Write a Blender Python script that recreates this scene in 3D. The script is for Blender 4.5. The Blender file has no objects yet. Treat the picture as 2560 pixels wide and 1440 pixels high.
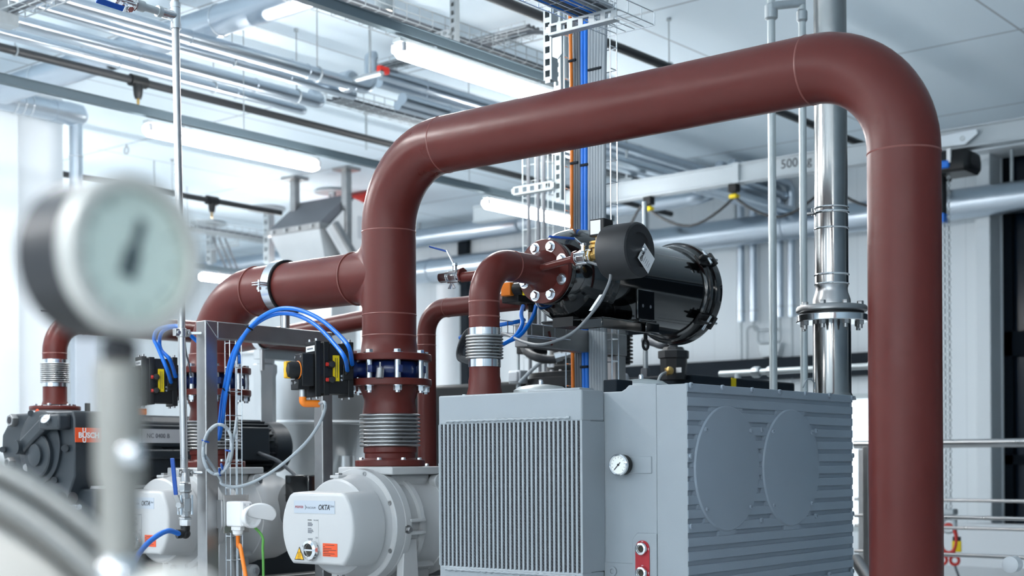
import bpy, bmesh, math, random
from mathutils import Vector, Matrix
random.seed(7)
C = bpy.context.scene.collection
SC = bpy.context.scene

# ---------------------------------------------------------------- camera, world, lights, exposure
HC = 1.05                      # camera height above the floor
F = 3452.0; CX = 1280.0; CY = 1157.0
YAW = math.radians(39.35); ROLL = -0.006
cam_d = bpy.data.cameras.new('camera')
cam = bpy.data.objects.new('camera', cam_d); C.objects.link(cam)
RM = Matrix.Rotation(YAW - math.pi/2, 3, 'Z') @ Matrix.Rotation(math.pi/2, 3, 'X') @ Matrix.Rotation(ROLL, 3, 'Z')
cam.matrix_world = Matrix.Translation((0, 0, HC)) @ RM.to_4x4()
cam_d.sensor_width = 36.0; cam_d.lens = F/2560*36
cam_d.shift_y = (CY-720)/2560
cam_d.clip_start = 0.05; cam_d.clip_end = 200
cam_d.dof.use_dof = True; cam_d.dof.focus_distance = 5.0; cam_d.dof.aperture_fstop = 2.9
SC.camera = cam

w = bpy.data.worlds.new('world'); SC.world = w; w.use_nodes = True
wn = w.node_tree
bg = wn.nodes['Background']
bg.inputs[0].default_value = (0.44, 0.73, 1.0, 1); bg.inputs[1].default_value = 0.72
LAMP_E = 92.0                  # radiance of the lamp diffusers
SC.view_settings.view_transform = 'Standard'; SC.view_settings.look = 'None'
SC.view_settings.gamma = 1.0; SC.view_settings.use_curve_mapping = False
SC.view_settings.exposure = 0.0
SC.cycles.max_bounces = 8; SC.cycles.diffuse_bounces = 4; SC.cycles.glossy_bounces = 4
SC.cycles.transparent_max_bounces = 12

# the hall's daylight comes from the sky, the ribbon window and glowing fill panes added behind the camera (fill_panes below)

# ---------------------------------------------------------------- geometry of sight: pixel (2560x1440) -> point on a known plane
def ray(px, py):
    return RM @ Vector(((px-CX)/F, (CY-py)/F, -1.0))
O = Vector((0, 0, HC)); FWD = Vector((math.cos(YAW), math.sin(YAW), 0))
def pd(px, py, d): return O + ray(px, py)*d
def pu(px, py, u): r = ray(px, py); return O + r*(u/r.x)
def pv(px, py, v): r = ray(px, py); return O + r*(v/r.y)
def pz(px, py, z): r = ray(px, py); return O + r*((z-HC)/r.z)
def V(*a): return Vector(a)

# ---------------------------------------------------------------- materials
M = {}
def mat(name, col, rough=0.5, metal=0.0, var=0.0, vscale=6.0, bump=0.0, bscale=60.0, coat=0.0, spec=0.5, rvar=0.0):
    m = bpy.data.materials.new(name); m.use_nodes = True
    nt = m.node_tree; b = nt.nodes['Principled BSDF']
    b.inputs['Base Color'].default_value = (*col, 1); b.inputs['Roughness'].default_value = rough
    b.inputs['Metallic'].default_value = metal; b.inputs['Coat Weight'].default_value = coat
    b.inputs['Coat Roughness'].default_value = 0.08
    b.inputs['Specular IOR Level'].default_value = spec
    tc = nt.nodes.new('ShaderNodeTexCoord')
    if var or rvar:
        n = nt.nodes.new('ShaderNodeTexNoise'); n.inputs['Scale'].default_value = vscale; n.inputs['Detail'].default_value = 5
        nt.links.new(tc.outputs['Object'], n.inputs['Vector'])
        if var:
            mx = nt.nodes.new('ShaderNodeMix'); mx.data_type = 'RGBA'
            mx.inputs[6].default_value = (*[max(0, c*(1-var)) for c in col], 1)
            mx.inputs[7].default_value = (*[min(1, c*(1+var)) for c in col], 1)
            nt.links.new(n.outputs['Fac'], mx.inputs[0]); nt.links.new(mx.outputs[2], b.inputs['Base Color'])
        if rvar:
            mr = nt.nodes.new('ShaderNodeMapRange')
            mr.inputs[1].default_value = 0.3; mr.inputs[2].default_value = 0.7
            mr.inputs[3].default_value = max(0.02, rough-rvar); mr.inputs[4].default_value = rough+rvar
            nt.links.new(n.outputs['Fac'], mr.inputs[0]); nt.links.new(mr.outputs[0], b.inputs['Roughness'])
    if bump:
        n2 = nt.nodes.new('ShaderNodeTexNoise'); n2.inputs['Scale'].default_value = bscale; n2.inputs['Detail'].default_value = 3
        nt.links.new(tc.outputs['Object'], n2.inputs['Vector'])
        bp = nt.nodes.new('ShaderNodeBump'); bp.inputs['Strength'].default_value = bump; bp.inputs['Distance'].default_value = 0.002
        nt.links.new(n2.outputs['Fac'], bp.inputs['Height']); nt.links.new(bp.outputs[0], b.inputs['Normal'])
    M[name] = m; return m
mat('red', (0.098, 0.0180, 0.0142), 0.36, 0, 0.12, 3, 0.35, 26, rvar=0.11, spec=0.28)
mat('red_seam', (0.19, 0.06, 0.05), 0.4)
mat('red_dark', (0.135, 0.034, 0.028), 0.42, 0, 0.12, 8)
mat('steel', (0.46, 0.46, 0.46), 0.33, 1, 0.10, 9, 0.03, 120, rvar=0.08)
mat('steel_bright', (0.72, 0.73, 0.74), 0.17, 1, 0.05, 5)
mat('steel_stack', (0.33, 0.33, 0.325), 0.19, 1, 0.25, 4, 0.02, 15, rvar=0.08)
mat('steel_brushed', (0.36, 0.36, 0.36), 0.40, 1, 0.16, 14, 0.05, 160)
mat('cladding', (0.52, 0.58, 0.64), 0.28, 1, 0.08, 3, 0.02, 12)
mat('rail_grey', (0.10, 0.14, 0.165), 0.5, 0.2, 0.05, 4)
mat('galv', (0.42, 0.46, 0.48), 0.45, 0.6, 0.12, 30)
mat('galv_white', (0.50, 0.55, 0.56), 0.38, 0.35, 0.06, 20)
mat('zinc', (0.70, 0.73, 0.76), 0.24, 1)
mat('grey', (0.275, 0.31, 0.335), 0.46, 0, 0.05, 5, 0.25, 330)
mat('grey_panel', (0.275, 0.33, 0.385), 0.42, 0, 0.05, 5, 0.2, 330)
mat('pump_white', (0.50, 0.51, 0.515), 0.34, 0, 0.03, 6, 0.15, 220)
mat('anthracite', (0.017, 0.024, 0.031), 0.45, 0, 0.15, 8, 0.2, 240)
mat('anthracite_light', (0.10, 0.115, 0.13), 0.5, 0, 0.1, 8)
mat('black_gloss', (0.004, 0.005, 0.006), 0.09, 0, 0, 5, 0.02, 25, coat=0.6)
mat('black', (0.008, 0.009, 0.010), 0.42, spec=0.35)
mat('black_soft', (0.016, 0.017, 0.019), 0.5, 0, 0.1, 30, 0.1, 300)
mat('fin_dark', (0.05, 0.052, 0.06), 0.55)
mat('blue', (0.0, 0.145, 0.62), 0.32)
mat('blue_cable', (0.0, 0.16, 0.66), 0.4)
mat('blue_lever', (0.005, 0.06, 0.30), 0.35)
mat('blue_valve', (0.004, 0.018, 0.10), 0.3, coat=0.3)
mat('navy', (0.005, 0.011, 0.018), 0.6, spec=0.2)
mat('brass', (0.46, 0.30, 0.10), 0.32, 1, 0.2, 40)
mat('yellow', (0.75, 0.55, 0.0), 0.4)
mat('amber', (0.80, 0.42, 0.01), 0.4)
mat('orange', (0.80, 0.20, 0.01), 0.4)
mat('label_orange', (0.72, 0.085, 0.02), 0.45)
mat('label_red', (0.36, 0.012, 0.02), 0.4)
mat('label_white', (0.74, 0.76, 0.78), 0.4)
mat('label_silver', (0.58, 0.60, 0.63), 0.38, 0.2)
mat('label_blue', (0.44, 0.49, 0.55), 0.35)
mat('ink', (0.02, 0.02, 0.025), 0.6)
mat('ink_grey', (0.12, 0.13, 0.15), 0.6)
mat('ink_red', (0.28, 0.03, 0.04), 0.6)
mat('cable_grey', (0.30, 0.34, 0.37), 0.45)
mat('cable_dark', (0.085, 0.095, 0.11), 0.45)
mat('cable_black', (0.02, 0.022, 0.025), 0.5)
mat('green', (0.13, 0.42, 0.08), 0.45)
mat('red_bright', (0.48, 0.02, 0.012), 0.4)
mat('white_plastic', (0.82, 0.83, 0.84), 0.35)
mat('dial', (0.88, 0.90, 0.86), 0.45)
mat('dial_field', (0.60, 0.64, 0.63), 0.45)
mat('wall', (0.74, 0.78, 0.81), 0.6, 0, 0.015, 1)
mat('hose_grey', (0.15, 0.165, 0.18), 0.4)
mat('wall_metal', (0.76, 0.81, 0.84), 0.5, 0, 0.02, 1)
mat('beam', (0.42, 0.47, 0.50), 0.5, 0, 0.03, 2)
mat('window_dark', (0.004, 0.012, 0.024), 0.2, spec=0.25)
mat('frame_dark', (0.003, 0.007, 0.012), 0.7, spec=0.12)
mat('floor', (0.60, 0.63, 0.65), 0.3, 0, 0.06, 1.5)
mat('tank', (0.66, 0.68, 0.69), 0.34, 0.85, 0.10, 3)
mat('sight', (0.035, 0.03, 0.02), 0.08)
mat('fore_metal', (0.30, 0.295, 0.28), 0.34, 0.7, 0.05, 8)
mat('fore_case', (0.035, 0.035, 0.038), 0.4, 0.3)
mat('fore_stem', (0.34, 0.33, 0.30), 0.45, 0.5)
mat('fore_rim', (0.62, 0.61, 0.57), 0.35, 0.3)

def emis(name, col, s):
    m = bpy.data.materials.new(name); m.use_nodes = True; nt = m.node_tree
    b = nt.nodes['Principled BSDF']; b.inputs['Base Color'].default_value = (*col, 1)
    b.inputs['Emission Color'].default_value = (*col, 1); b.inputs['Emission Strength'].default_value = s
    M[name] = m
emis('lamp', (0.99, 0.985, 0.975), LAMP_E)
emis('bulb', (1.0, 0.9, 0.75), 8)
emis('daylight', (0.86, 0.94, 1.0), 1.15)  # ribbon window pane, and the fill panes added behind the camera

def glass(name, tint, refl=0.08):
    m = bpy.data.materials.new(name); m.use_nodes = True; nt = m.node_tree; nt.nodes.clear()
    o = nt.nodes.new('ShaderNodeOutputMaterial'); mx = nt.nodes.new('ShaderNodeMixShader')
    t = nt.nodes.new('ShaderNodeBsdfTransparent'); t.inputs[0].default_value = (*tint, 1)
    g = nt.nodes.new('ShaderNodeBsdfGlossy'); g.inputs['Roughness'].default_value = 0.03
    lw = nt.nodes.new('ShaderNodeLayerWeight'); lw.inputs[0].default_value = 0.5
    pw = nt.nodes.new('ShaderNodeMath'); pw.operation = 'POWER'; pw.inputs[1].default_value = 4.0; nt.links.new(lw.outputs['Facing'], pw.inputs[0])
    f = nt.nodes.new('ShaderNodeMath'); f.operation = 'MULTIPLY_ADD'; f.inputs[1].default_value = 0.7; f.inputs[2].default_value = 0.045; nt.links.new(pw.outputs[0], f.inputs[0])
    nt.links.new(f.outputs[0], mx.inputs[0]); nt.links.new(t.outputs[0], mx.inputs[1]); nt.links.new(g.outputs[0], mx.inputs[2])
    nt.links.new(mx.outputs[0], o.inputs[0]); M[name] = m
glass('glass', (0.94, 0.97, 0.96))

def ceiling_mat():
    m = mat('ceiling', (0.74, 0.85, 0.925), 0.6); nt = m.node_tree; b = nt.nodes['Principled BSDF']
    tc = nt.nodes.new('ShaderNodeTexCoord'); sp = nt.nodes.new('ShaderNodeSeparateXYZ')
    nt.links.new(tc.outputs['Object'], sp.inputs[0])
    outs = []
    for ax, off, pitch, wd in ((0, 8.26, 2.14, 0.016), (1, 3.59, 2.14, 0.012)):
        s = nt.nodes.new('ShaderNodeMath'); s.operation = 'SUBTRACT'; s.inputs[1].default_value = off - 20*pitch
        nt.links.new(sp.outputs[ax], s.inputs[0])
        mo = nt.nodes.new('ShaderNodeMath'); mo.operation = 'MODULO'; mo.inputs[1].default_value = pitch
        nt.links.new(s.outputs[0], mo.inputs[0])
        l = nt.nodes.new('ShaderNodeMath'); l.operation = 'LESS_THAN'; l.inputs[1].default_value = wd*1.6
        nt.links.new(mo.outputs[0], l.inputs[0]); outs.append(l)
    mxm = nt.nodes.new('ShaderNodeMath'); mxm.operation = 'MAXIMUM'
    nt.links.new(outs[0].outputs[0], mxm.inputs[0]); nt.links.new(outs[1].outputs[0], mxm.inputs[1])
    mx = nt.nodes.new('ShaderNodeMix'); mx.data_type = 'RGBA'
    mx.inputs[6].default_value = (0.74, 0.85, 0.925, 1); mx.inputs[7].default_value = (0.40, 0.45, 0.49, 1)
    nt.links.new(mxm.outputs[0], mx.inputs[0]); nt.links.new(mx.outputs[2], b.inputs['Base Color'])
ceiling_mat()
def stripes_mat(name, c0, c1, axis, pitch, duty, rough):
    m = mat(name, c0, rough); nt = m.node_tree; b = nt.nodes['Principled BSDF']
    tc = nt.nodes.new('ShaderNodeTexCoord'); sp = nt.nodes.new('ShaderNodeSeparateXYZ'); nt.links.new(tc.outputs['Object'], sp.inputs[0])
    a = nt.nodes.new('ShaderNodeMath'); a.operation = 'ADD'; a.inputs[1].default_value = 100*pitch; nt.links.new(sp.outputs[axis], a.inputs[0])
    mo = nt.nodes.new('ShaderNodeMath'); mo.operation = 'MODULO'; mo.inputs[1].default_value = pitch; nt.links.new(a.outputs[0], mo.inputs[0])
    l = nt.nodes.new('ShaderNodeMath'); l.operation = 'LESS_THAN'; l.inputs[1].default_value = pitch*duty; nt.links.new(mo.outputs[0], l.inputs[0])
    mx = nt.nodes.new('ShaderNodeMix'); mx.data_type = 'RGBA'; mx.inputs[6].default_value = (*c0, 1); mx.inputs[7].default_value = (*c1, 1)
    nt.links.new(l.outputs[0], mx.inputs[0]); nt.links.new(mx.outputs[2], b.inputs['Base Color'])
mat('wall_right_paint', (0.32, 0.42, 0.50), 0.5)
stripes_mat('wall_back_panels', (0.80, 0.85, 0.88), (0.70, 0.75, 0.78), 1, 0.30, 0.03, 0.5)

# ---------------------------------------------------------------- mesh helpers
ORG = {}                        # world origin of each object (all built unrotated)
def link(o, parent, org):
    C.objects.link(o)
    if parent is not None:
        o.parent = parent; o.location = Vector(org) - ORG[parent]
    else: o.location = org
    ORG[o] = Vector(org)
def fillet(pts, R, n=10):
    pts = [Vector(p) for p in pts]; out = [pts[0]]
    for i in range(1, len(pts)-1):
        a, b, c = pts[i-1], pts[i], pts[i+1]
        d1 = (a-b).normalized(); d2 = (c-b).normalized(); ang = d1.angle(d2)
        if ang > math.pi-0.02: out.append(b); continue
        t = min(R/math.tan(ang/2), (a-b).length*0.49 if i > 1 else (a-b).length*0.98, (c-b).length*0.49 if i < len(pts)-2 else (c-b).length*0.98)
        r = t*math.tan(ang/2); ctr = b + (d1+d2).normalized()*(r/math.sin(ang/2))
        s = b+d1*t-ctr; e = b+d2*t-ctr; tot = math.pi-ang; ax = s.cross(e).normalized()
        for k in range(n+1): out.append(ctr + Matrix.Rotation(tot*k/n, 3, ax) @ s)
    out.append(pts[-1]); return out
def spline(pts, n=8):
    pts = [Vector(p) for p in pts]; out = []
    for i in range(len(pts)-1):
        p0 = pts[max(i-1, 0)]; p1 = pts[i]; p2 = pts[i+1]; p3 = pts[min(i+2, len(pts)-1)]
        for k in range(n):
            t = k/n
            out.append(0.5*((2*p1) + (p2-p0)*t + (2*p0-5*p1+4*p2-p3)*t*t + (3*p1-p0-3*p2+p3)*t**3))
    out.append(pts[-1]); return out
def frame(ax):
    ax = Vector(ax).normalized(); up = Vector((0, 0, 1)) if abs(ax.z) < 0.9 else Vector((1, 0, 0))
    a = up.cross(ax).normalized(); b = ax.cross(a).normalized()
    return a, b, ax
class MB:
    def __init__(s): s.b = bmesh.new()
    def box(s, x0, x1, y0, y1, z0, z1):
        vs = [s.b.verts.new((x, y, z)) for x in (x0, x1) for y in (y0, y1) for z in (z0, z1)]
        for f in ((0, 1, 3, 2), (4, 6, 7, 5), (0, 4, 5, 1), (2, 3, 7, 6), (0, 2, 6, 4), (1, 5, 7, 3)): s.b.faces.new([vs[i] for i in f])
        return s
    def cbox(s, c, sx, sy, sz): return s.box(c[0]-sx/2, c[0]+sx/2, c[1]-sy/2, c[1]+sy/2, c[2]-sz/2, c[2]+sz/2)
    def obox(s, c, ax, ay, az, sx, sy, sz):
        c, ax, ay, az = Vector(c), Vector(ax), Vector(ay), Vector(az)
        vs = [s.b.verts.new(c+ax*(i*sx/2)+ay*(j*sy/2)+az*(k*sz/2)) for i in (-1, 1) for j in (-1, 1) for k in (-1, 1)]
        for f in ((0, 1, 3, 2), (4, 6, 7, 5), (0, 4, 5, 1), (2, 3, 7, 6), (0, 2, 6, 4), (1, 5, 7, 3)): s.b.faces.new([vs[i] for i in f])
        return s
    def sweep(s, pts, r, seg=16, caps=True):
        pts = [Vector(p) for p in pts]; n = len(pts); rings = []
        T = (pts[1]-pts[0]).normalized(); a, b, _ = frame(T)
        for i, p in enumerate(pts):
            t = ((pts[min(i+1, n-1)]-pts[i]).normalized() + (pts[i]-pts[max(i-1, 0)]).normalized()).normalized()
            if i:
                q = T.rotation_difference(t); a = q @ a; b = q @ b
            T = t; rr = r[i] if isinstance(r, (list, tuple)) else r
            rings.append([s.b.verts.new(p + a*(rr*math.cos(2*math.pi*k/seg)) + b*(rr*math.sin(2*math.pi*k/seg))) for k in range(seg)])
        for i in range(n-1):
            for k in range(seg): s.b.faces.new((rings[i][k], rings[i][(k+1) % seg], rings[i+1][(k+1) % seg], rings[i+1][k]))
        if caps: s.b.faces.new(rings[0][::-1]); s.b.faces.new(rings[-1])
        return s
    def cyl(s, p0, p1, r, seg=24): return s.sweep([p0, p1], r, seg)
    def lathe(s, prof, org, axis, seg=32, ph=0.0):
        a, b, ax = frame(axis); org = Vector(org); rings = []
        for r, t in prof:
            c = org+ax*t
            rings.append([s.b.verts.new(c)] if r < 1e-6 else [s.b.verts.new(c + a*(r*math.cos(2*math.pi*k/seg+ph)) + b*(r*math.sin(2*math.pi*k/seg+ph))) for k in range(seg)])
        for i in range(len(rings)-1):
            A, B = rings[i], rings[i+1]
            for k in range(seg):
                q = (k+1) % seg
                if len(A) == 1 and len(B) == 1: break
                if len(A) == 1: s.b.faces.new((A[0], B[q], B[k]))
                elif len(B) == 1: s.b.faces.new((A[k], A[q], B[0]))
                else: s.b.faces.new((A[k], A[q], B[q], B[k]))
        if len(rings[0]) > 1: s.b.faces.new(rings[0][::-1])
        if len(rings[-1]) > 1: s.b.faces.new(rings[-1])
        return s
    def torus(s, c, axis, R, r, seg=40, sg=8):
        a, b, ax = frame(axis); c = Vector(c); rings = []
        for i in range(seg):
            t = 2*math.pi*i/seg; d = a*math.cos(t)+b*math.sin(t)
            rings.append([s.b.verts.new(c+d*(R+r*math.cos(2*math.pi*k/sg))+ax*(r*math.sin(2*math.pi*k/sg))) for k in range(sg)])
        for i in range(seg):
            A, B = rings[i], rings[(i+1) % seg]
            for k in range(sg): s.b.faces.new((A[k], B[k], B[(k+1) % sg], A[(k+1) % sg]))
        return s
    def prism(s, poly, org, e1, e2, ext):
        org, e1, e2, ext = Vector(org), Vector(e1), Vector(e2), Vector(ext)
        A = [s.b.verts.new(org+e1*p[0]+e2*p[1]) for p in poly]; B = [s.b.verts.new(v.co+ext) for v in A]; n = len(A)
        s.b.faces.new(A[::-1]); s.b.faces.new(B)
        for k in range(n): s.b.faces.new((A[k], A[(k+1) % n], B[(k+1) % n], B[k]))
        return s
    def loft(s, secs):
        rings = [[s.b.verts.new(p) for p in q] for q in secs]; n = len(rings[0])
        for i in range(len(rings)-1):
            for k in range(n): s.b.faces.new((rings[i][k], rings[i][(k+1) % n], rings[i+1][(k+1) % n], rings[i+1][k]))
        s.b.faces.new(rings[0][::-1]); s.b.faces.new(rings[-1]); return s
    def sphere(s, c, r, seg=16):
        m = Matrix.Translation(c); bmesh.ops.create_uvsphere(s.b, u_segments=seg, v_segments=max(6, seg//2), radius=r, matrix=m); return s
    def hexa(s, c, axis, r, h): return s.lathe([(r, 0), (r, h*0.85), (r*0.9, h)], c, axis, 6, 0.3)
    def build(s, name, m, parent=None, org=None, bevel=0.0, smooth=35, bseg=2):
        bmesh.ops.recalc_face_normals(s.b, faces=s.b.faces)
        me = bpy.data.meshes.new(name)
        if org is None:
            if parent is not None: org = ORG[parent]
            else:
                lo = Vector([min(v.co[i] for v in s.b.verts) for i in range(3)]); hi = Vector([max(v.co[i] for v in s.b.verts) for i in range(3)])
                org = Vector(((lo.x+hi.x)/2, (lo.y+hi.y)/2, lo.z))
        bmesh.ops.translate(s.b, verts=s.b.verts, vec=-Vector(org))
        s.b.to_mesh(me); s.b.free()
        for p in me.polygons: p.use_smooth = True
        me.set_sharp_from_angle(angle=math.radians(smooth))
        me.materials.append(M[m]); o = bpy.data.objects.new(name, me); link(o, parent, org)
        if bevel:
            bv = o.modifiers.new('bevel', 'BEVEL'); bv.width = bevel; bv.segments = bseg; bv.limit_method = 'ANGLE'; bv.angle_limit = math.radians(40)
        return o
def tag(o, label, cat, group=None, kind=None):
    o['label'] = label; o['category'] = cat
    if group: o['group'] = group
    if kind: o['kind'] = kind
    return o
def thing(name, label, cat, loc, group=None):
    o = bpy.data.objects.new(name, None); o.empty_display_size = 0.05; link(o, None, loc)
    return tag(o, label, cat, group)
def struct(o): o['kind'] = 'structure'; return o
def at(src, parent, pos):       # another copy of a part at another spot (shares the mesh)
    o = src.copy(); C.objects.link(o); o.parent = parent; o.location = Vector(pos)-ORG[parent]; ORG[o] = Vector(pos); return o
def dup(root, delta, label, group=None):
    r = root.copy(); C.objects.link(r); r.location = root.location+Vector(delta); r['label'] = label; ORG[r] = ORG[root]+Vector(delta)
    if group: r['group'] = group
    for ch in list(root.children):
        c = ch.copy(); C.objects.link(c); c.parent = r; ORG[c] = ORG[ch]+Vector(delta)
        for g in list(ch.children):
            d = g.copy(); C.objects.link(d); d.parent = c; ORG[d] = ORG[g]+Vector(delta)
    return r
def text(body, size, pos, right, up, m, parent, name='lettering', align='LEFT', wx=1.0, shear=0.0, bold=0.0):
    cu = bpy.data.curves.new('tmp', 'FONT'); cu.body = body; cu.size = size; cu.align_x = align; cu.align_y = 'CENTER'; cu.shear = shear
    cu.extrude = 0.0004; cu.offset = bold*size; cu.resolution_u = 3
    t = bpy.data.objects.new('tmp', cu); C.objects.link(t); bpy.context.view_layer.update()
    me = bpy.data.meshes.new_from_object(t.evaluated_get(bpy.context.evaluated_depsgraph_get()))
    bpy.data.objects.remove(t); bpy.data.curves.remove(cu)
    r = Vector(right).normalized(); u = Vector(up).normalized(); n = r.cross(u); p = Vector(pos)-ORG[parent]
    for v in me.vertices: v.co = p + r*(v.co.x*wx) + u*v.co.y + n*v.co.z
    me.name = name; me.materials.clear(); me.materials.append(M[m]); o = bpy.data.objects.new(name, me)
    C.objects.link(o); o.parent = parent; o.location = (0, 0, 0); ORG[o] = ORG[parent].copy(); return o
U_, V_, Z_ = Vector((1, 0, 0)), Vector((0, 1, 0)), Vector((0, 0, 1))
def ring_pts(c, axis, R, n, ph=0.0):
    a, b, _ = frame(axis); return [Vector(c)+a*(R*math.cos(2*math.pi*k/n+ph))+b*(R*math.sin(2*math.pi*k/n+ph)) for k in range(n)]

# ================================================================ THE SETTING
ZC = HC + 3.22                  # ceiling
UB, VF, UL = 14.0, 22.0, 6.78   # back wall, far wall, end of the wall on the pipe side
struct(MB().box(-9, UB+0.3, -7, VF+0.3, -0.12, 0).build('floor', 'floor', org=(0, 0, -0.12)))
struct(MB().box(-9, UB+0.3, -7, VF+0.3, ZC, ZC+0.15).build('ceiling', 'ceiling', org=(0, 0, ZC)))
wp0 = pu(1700, 985, UB); wp1 = pu(2215, 1200, UB)
WV0, WV1, WZ0, WZ1 = wp1.y, wp0.y, pu(2150, 1330, UB).z, pu(2150, 985, UB).z
dk0 = pu(2560, 700, UB); dk1 = pu(2506, 700, UB)
mb = MB()
mb.box(UB, UB+0.25, WV1, VF, 0, ZC); mb.box(UB, UB+0.25, WV0, WV1, WZ1, ZC); mb.box(UB, UB+0.25, WV0, WV1, 0, WZ0)
dz = pu(2520, 350, UB).z
mb.box(UB, UB+0.25, dk1.y, WV0, 0, ZC); mb.box(UB, UB+0.25, -4.0, dk1.y, dz, ZC); mb.box(UB, UB+0.25, -7, -4.0, 0, dz)
struct(mb.build('wall_back', 'wall_back_panels', org=(UB, 0, 0)))
struct(MB().box(UB-0.35, UB+0.25, VF, VF+0.25, 0, ZC).box(-9, UB-0.35, VF, VF+0.25, 0, ZC).build('wall_far', 'wall', org=(0, VF, 0)))
wl = pz(110, 222, ZC).y
struct(MB().box(-9, UL, wl, wl+0.2, 0, ZC).box(UL-0.2, UL, wl+0.2, VF, 0, ZC).build('wall_left', 'wall', org=(0, wl, 0)))
cl0 = pv(30, 700, wl).x
struct(MB().box(cl0-0.5, cl0, wl-0.10, wl, 0, ZC).build('trim_1', 'wall_metal'))
struct(MB().box(-9, UB, -7.2, -7, 0, ZC).build('wall_right', 'wall_right_paint', org=(0, -7, 0)))
# ribbon window with daylight and its dark head beam
t = thing('window_1', 'bright ribbon window low in the back wall behind the thick red riser', 'window', (UB, (WV0+WV1)/2, WZ0)); t['kind'] = 'structure'
MB().box(UB+0.12, UB+0.14, WV0, WV1, WZ0, WZ1).build('pane', 'daylight', t)
mb = MB()
for k in range(5):
    y = WV0+(WV1-WV0)*k/4; mb.box(UB+0.02, UB+0.11, y-0.03, y+0.03, WZ0, WZ1)
mb.box(UB+0.02, UB+0.11, WV0, WV1, WZ0, WZ0+0.06).box(UB+0.02, UB+0.11, WV0, WV1, WZ1-0.05, WZ1)
mb.build('window_frame', 'galv_white', t)
b0 = pu(1700, 908, UB-0.2).z; b1 = pu(1900, 950, UB-0.2).z
struct(MB().box(UB-0.22, UB-0.02, WV0+0.1, pu(1560, 900, UB).y, b1, b0).build('trim_2', 'navy'))
# tall dark glazing at the frame's edge
t = thing('window_2', 'tall dark glazed opening beside the white pilaster', 'window', (UB, dk1.y-1, 0)); t['kind'] = 'structure'
MB().box(UB+0.10, UB+0.13, -4.0, dk1.y, 0, dz).build('pane', 'window_dark', t)
mb = MB()
for y0, y1 in ((dk1.y-0.09, dk1.y), (dk1.y-0.42, dk1.y-0.33), (-4.0, -3.9)): mb.box(UB+0.02, UB+0.10, y0, y1, 0, dz)
mb.box(UB+0.02, UB+0.10, -4, dk1.y, dz-0.08, dz).box(UB+0.02, UB+0.10, -4, dk1.y, HC-0.05, HC+0.05).box(UB+0.02, UB+0.1, -4, dk1.y, HC+1.05, HC+1.3)
mb.build('window_frame', 'frame_dark', t)
# framed glowing panes added behind the camera as daylight fill
t = thing('fill_panes', 'row of glowing fill panes added behind the viewer', 'window', (-6.6, 3.0, 0.8)); t['kind'] = 'structure'
for k in range(5): MB().box(-6.56, -6.54, -1.4+1.8*k, 0.3+1.8*k, 0.85, ZC-0.3).build('pane', 'daylight', t)
mb = MB()
for k in range(6): mb.box(-6.6, -6.5, -1.5+1.8*k, -1.4+1.8*k, 0.8, ZC-0.25)
mb.box(-6.6, -6.5, -1.4, 7.5, 0.8, 0.85).box(-6.6, -6.5, -1.4, 7.5, ZC-0.3, ZC-0.25)
mb.build('window_frame', 'galv_white', t)
# pilaster and plinth
pa = pu(2434, 700, UB-0.35); pb = pu(2482, 700, UB)
struct(MB().box(UB-0.30, UB, pa.y-0.15, pa.y, 0, ZC).build('trim_3', 'wall_metal', bevel=0.01))
struct(MB().box(UB-0.6, UB-0.36, -4, pa.y+0.7, 0, 0.42).build('trim_4', 'wall'))
struct(MB().box(UB-0.5, UB-0.001, -6.9, 6, ZC-0.16, ZC-0.001).build('trim_5', 'wall_metal'))

# ================================================================ RED PROCESS PIPES
UP = 4.006; RP = 0.1095
pR = pu(2262, 800, UP); pL = pu(973, 760, UP); vR, vL = pR.y, pL.y
v2 = pu(533, 870, UP).y; DV = v2-vL
zt = pu(1600, 262, UP).z; zbr = pu(780, 711, UP).z
zf1t, zf1b = pu(984, 887, UP).z, pu(984, 904, UP).z
zf2t, zf2b = pu(984, 949, UP).z, pu(984, 966, UP).z
def flange(parent, c, axis, R, th, mname='red', name='flange', bore=None, org=None):
    return MB().lathe([(R*0.985, 0), (R, 0.003), (R, th-0.003), (R*0.985, th)], c, axis, 48).build(name, mname, parent, org=org)
def bolts(parent, c, axis, R, n, r, h, m='zinc', name='bolt', ph=0.2, skip=()):
    src = None; out = []
    for k, p in enumerate(ring_pts(c, axis, R, n, ph)):
        if k in skip: continue
        if src is None:
            mb = MB().lathe([(r*1.45, 0), (r*1.45, h*0.14)], p, axis, 16); ax = Vector(axis).normalized()
            mb.hexa(p+ax*h*0.14, axis, r, h*0.86); src = mb.build(name, m, parent, org=p); out.append(src)
        else: out.append(at(src, parent, p))
    return out
def seam(parent, c, axis, R, m='red_seam'):
    return MB().torus(c, axis, R-0.0015, 0.0034, 48, 6).build('weld_seam', m, parent)

t = thing('arch_pipe', 'thick red-brown pipe arching over the grey machine and branching to both valves', 'pipe', (UP, vR, 0))
MB().sweep(fillet([(UP, vR, 0), (UP, vR, zt), (UP, vL, zt), (UP, vL, zf1t+0.004)], 0.30, 18), RP, 48).build('riser', 'red', t, smooth=50)
MB().sweep(fillet([(UP, vL+0.02, zbr), (UP, v2, zbr), (UP, v2, zf1t+0.004)], 0.30, 18), RP*0.97, 48).build('branch', 'red', t, smooth=50)
for c, ax in (((UP, vR, zt-0.31), Z_), ((UP, vR+0.31, zt), V_), ((UP, vL-0.31, zt), V_), ((UP, vL, zt-0.31), Z_), ((UP, vL, zbr-0.165), Z_),
              ((UP, vL+0.19, zbr), V_), ((UP, v2-0.31, zbr), V_), ((UP, v2, zbr-0.31), Z_), ((UP, v2, zf1t+0.06), Z_), ((UP, vL, zf1t+0.075), Z_)):
    seam(t, c, ax, RP)
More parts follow.
